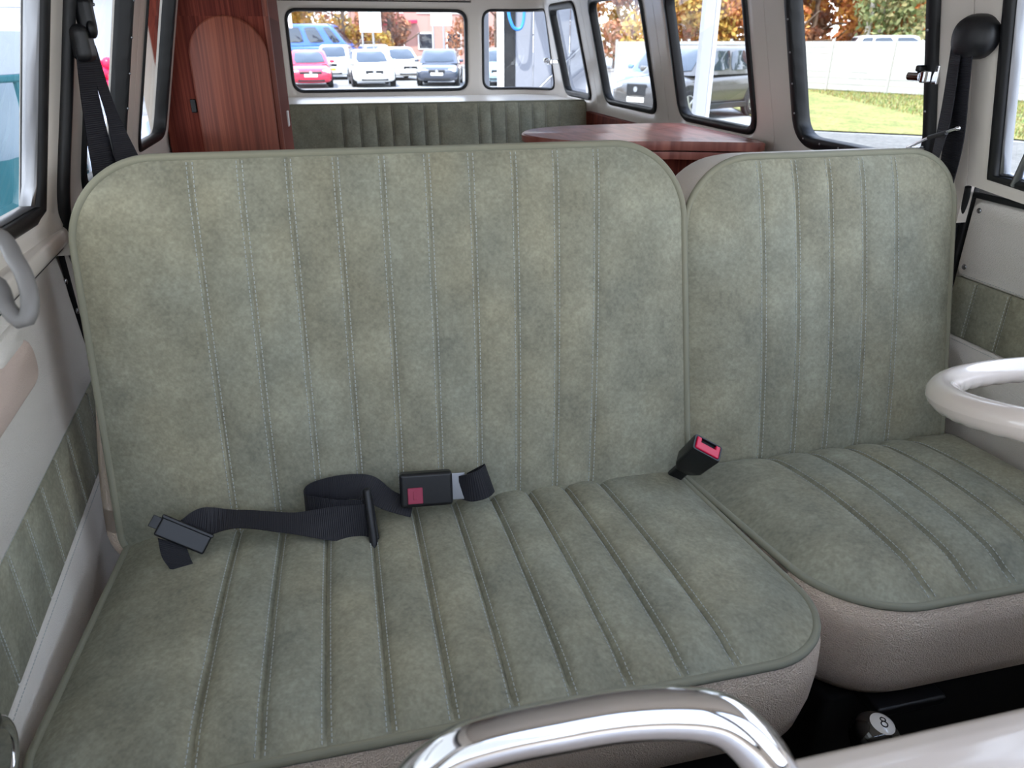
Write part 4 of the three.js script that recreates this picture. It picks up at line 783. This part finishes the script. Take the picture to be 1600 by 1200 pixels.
// ---- white gazebo panels and posts by the right rear of the van
{
  const t = thing('gazebo_screen', 'white screen of tall panels with a black post, outside the right rear corner', 'screen', [1.7, 0, -6.2]);
  const wp = std({ color: 0x888b96, roughness: 0.5 });
  part('post', bx(0.045, 2.6, 0.06, -0.345, 1.3, 0.03, 0.006), M.white, t); part('black_channel', bx(0.085, 2.6, 0.05, -0.27, 1.3, 0.0, 0.004), M.plastic, t, 'black channel post');
  for (let i = 0; i < 4; i++) part('panel', bx(0.145, 2.6, 0.03, -0.15 + i * 0.15, 1.3, i % 2 ? 0.012 : 0, 0.006), wp, t);
  part('brace', rod(V(-0.1, 1.35, 0.05), V(0.35, 1.75, 0.05), 0.008), M.steel, t); part('foot', bx(1.0, 0.05, 0.4, 0.05, 0.025, 0, 0.01), M.steel, t);
}
{
  const t = thing('blue_cable', 'blue cable loop hanging by the black post outside the corner window', 'cable');
  part('cable', tube([V(1.385, 2.35, -6.05), V(1.39, 2.0, -6.06), V(1.42, 1.87, -6.06), V(1.465, 1.835, -6.06), V(1.505, 1.87, -6.06), V(1.52, 2.0, -6.06), V(1.53, 2.3, -6.05)], 0.012, 60, 8), phys({ color: 0x2f86d6, roughness: 0.4 }), t);
}
{
  const t = thing('garden_gazebo', 'pale aluminium gazebo post and roof outside the window above the table', 'gazebo', [2.52, 0, -5]);
  part('roof', span(-1.15, 1.6, 2.7, 2.78, -2.2, 1.4, 0.02), M.white, t);
  for (const [x, z] of [[-1.1, -2.1], [-0.3, 1.3]]) part('leg', span(x - 0.03, x + 0.03, 0, 2.7, z - 0.03, z + 0.03, 0.005), M.steel, t);
  part('post', bx(0.075, 2.7, 0.06, -0.015, 1.35, 0, 0.006), std({ color: 0xc4c3cb, roughness: 0.45 }), t); part('track', bx(0.03, 2.7, 0.05, 0.042, 1.35, 0, 0.004), M.white, t); part('foot', bx(0.2, 0.02, 0.2, 0, 0.01, 0, 0.004), M.steel, t);
}
// ---- stall on the left
{
  const t = thing('gazebo', 'pale canvas gazebo roof over the stall beside the passenger door', 'gazebo', [-2.05, 0, 0.6]);
  const cloth = phys({ color: 0xdad7d0, roughness: 0.95, transmission: 0.25, thickness: 0 });
  part('canopy', gridGeo(24, 24, (u, v) => { const x = -1.6 + 3.2 * u, z = -4.4 + 8.0 * v; return V(x, 2.35 + 0.6 * (1 - Math.max(Math.abs(x) / 1.6, Math.abs(z + 0.4) / 4)), z); }), cloth, t);
  for (const x of [-1.55, 1.55]) for (const z of [-4.3, 3.5]) part('leg', rod(V(x, 0, z), V(x, 2.37, z), 0.02), M.steel, t);
}
{
  const teal = std({ color: 0x2b686f, roughness: 0.8 }), t = thing('display_tent', 'teal fabric display tent with grey header outside the passenger window', 'tent', [-2.1, 0, -5.7], 1.25);
  part('header', bx(1.6, 0.27, 0.04, 0, 1.685, 0, 0.01), std({ color: 0xaeb4be, roughness: 0.7 }), t); part('top_hem', bx(1.6, 0.05, 0.05, 0, 1.53, 0, 0.015), teal, t);
  for (const x of [-0.72, -0.22, 0.28, 0.75]) part('strip', bx(0.09, 0.55, 0.03, x, 1.25, 0, 0.01).rotateZ(0), teal, t);
  const skirt = gridGeo(60, 12, (u, v) => V(-0.8 + 1.6 * u, 0.02 + 1.02 * v, 0.03 * Math.sin(u * 42) * (1 - v * 0.6))); part('skirt', skirt, teal, t);
  part('backing', bx(1.6, 1.5, 0.02, 0, 0.76, -0.3, 0.004), std({ color: 0xa7b4bd, roughness: 0.7 }), t);
  const lg = part('emblem', cyl(0.13, 0.13, 0.012, 36).rotateX(Math.PI / 2).scale(0.7, 1.1, 1).translate(0.28, 0.84, 0.04), std({ color: 0xe8b53c, roughness: 0.6 }), t, 'yellow oval emblem'); part('emblem_marks', [bx(0.1, 0.03, 0.01, 0.28, 0.88, 0.05, 0.004), bx(0.12, 0.03, 0.01, 0.28, 0.83, 0.05, 0.004), bx(0.1, 0.03, 0.01, 0.28, 0.78, 0.05, 0.004)], M.red, lg, 'red strokes');
  part('frame_leg', [rod(V(-0.8, 0, 0), V(-0.8, 1.82, 0), 0.015), rod(V(0.8, 0, 0), V(0.8, 1.82, 0), 0.015)], M.steel, t);
}
{
  const t = thing('stall_table', 'stall table with a pale cloth outside the left windows', 'table', [-3.4, 0, -12.2]);
  part('cloth', bx(1.8, 0.75, 0.8, 0, 0.375, 0, 0.03), std({ color: 0xb9c3d8, roughness: 0.9 }), t);
  const r = thing('flower_bunch', 'bunch of bright red flowers on the stall table', 'flowers', [-3.0, 0.75, -12.2]); const g = []; for (let i = 0; i < 26; i++) { const a = rr(0, 6.28), k = rr(0, 0.2); g.push(new THREE.IcosahedronGeometry(rr(0.06, 0.1), 1).translate(Math.cos(a) * k, 0.55 + rr(-0.14, 0.2), Math.sin(a) * k)); }
  part('blooms', g, M.red, r); part('stems', [rod(V(0, 0.2, 0), V(0.06, 0.5, 0), 0.012), rod(V(0, 0.2, 0), V(-0.06, 0.5, 0.03), 0.012)], std({ color: 0x4d6b35, roughness: 0.8 }), r); part('vase', cyl(0.09, 0.07, 0.3, 20).translate(0, 0.15, 0), M.white, r);
}
{
  const t = thing('white_cabin', 'white timber cabin behind the stalls outside the left windows', 'building', [-6.5, 0, -17]);
  const w = std({ color: 0xcfcfd6, roughness: 0.7 }); for (let i = 0; i < 12; i++) part('board', bx(5, 0.22, 0.06, 0, 0.12 + i * 0.225, 2, 0.01), w, t);
  part('core', bx(4.9, 2.7, 3.9, 0, 1.35, 0, 0.01), w, t); part('roof', bx(5.4, 0.15, 4.6, 0, 2.8, 0, 0.03), std({ color: 0x6b5f5a, roughness: 0.9 }), t);
}
tree('golden autumn tree beyond the passenger window', -9, -27, 8.5, 3, 'gold', 2600, 1.5);
tree('russet autumn tree behind the white cabin', -12, -32, 8.5, 3, 'russet', 2600, 1.5);

renderer.render(scene, camera);
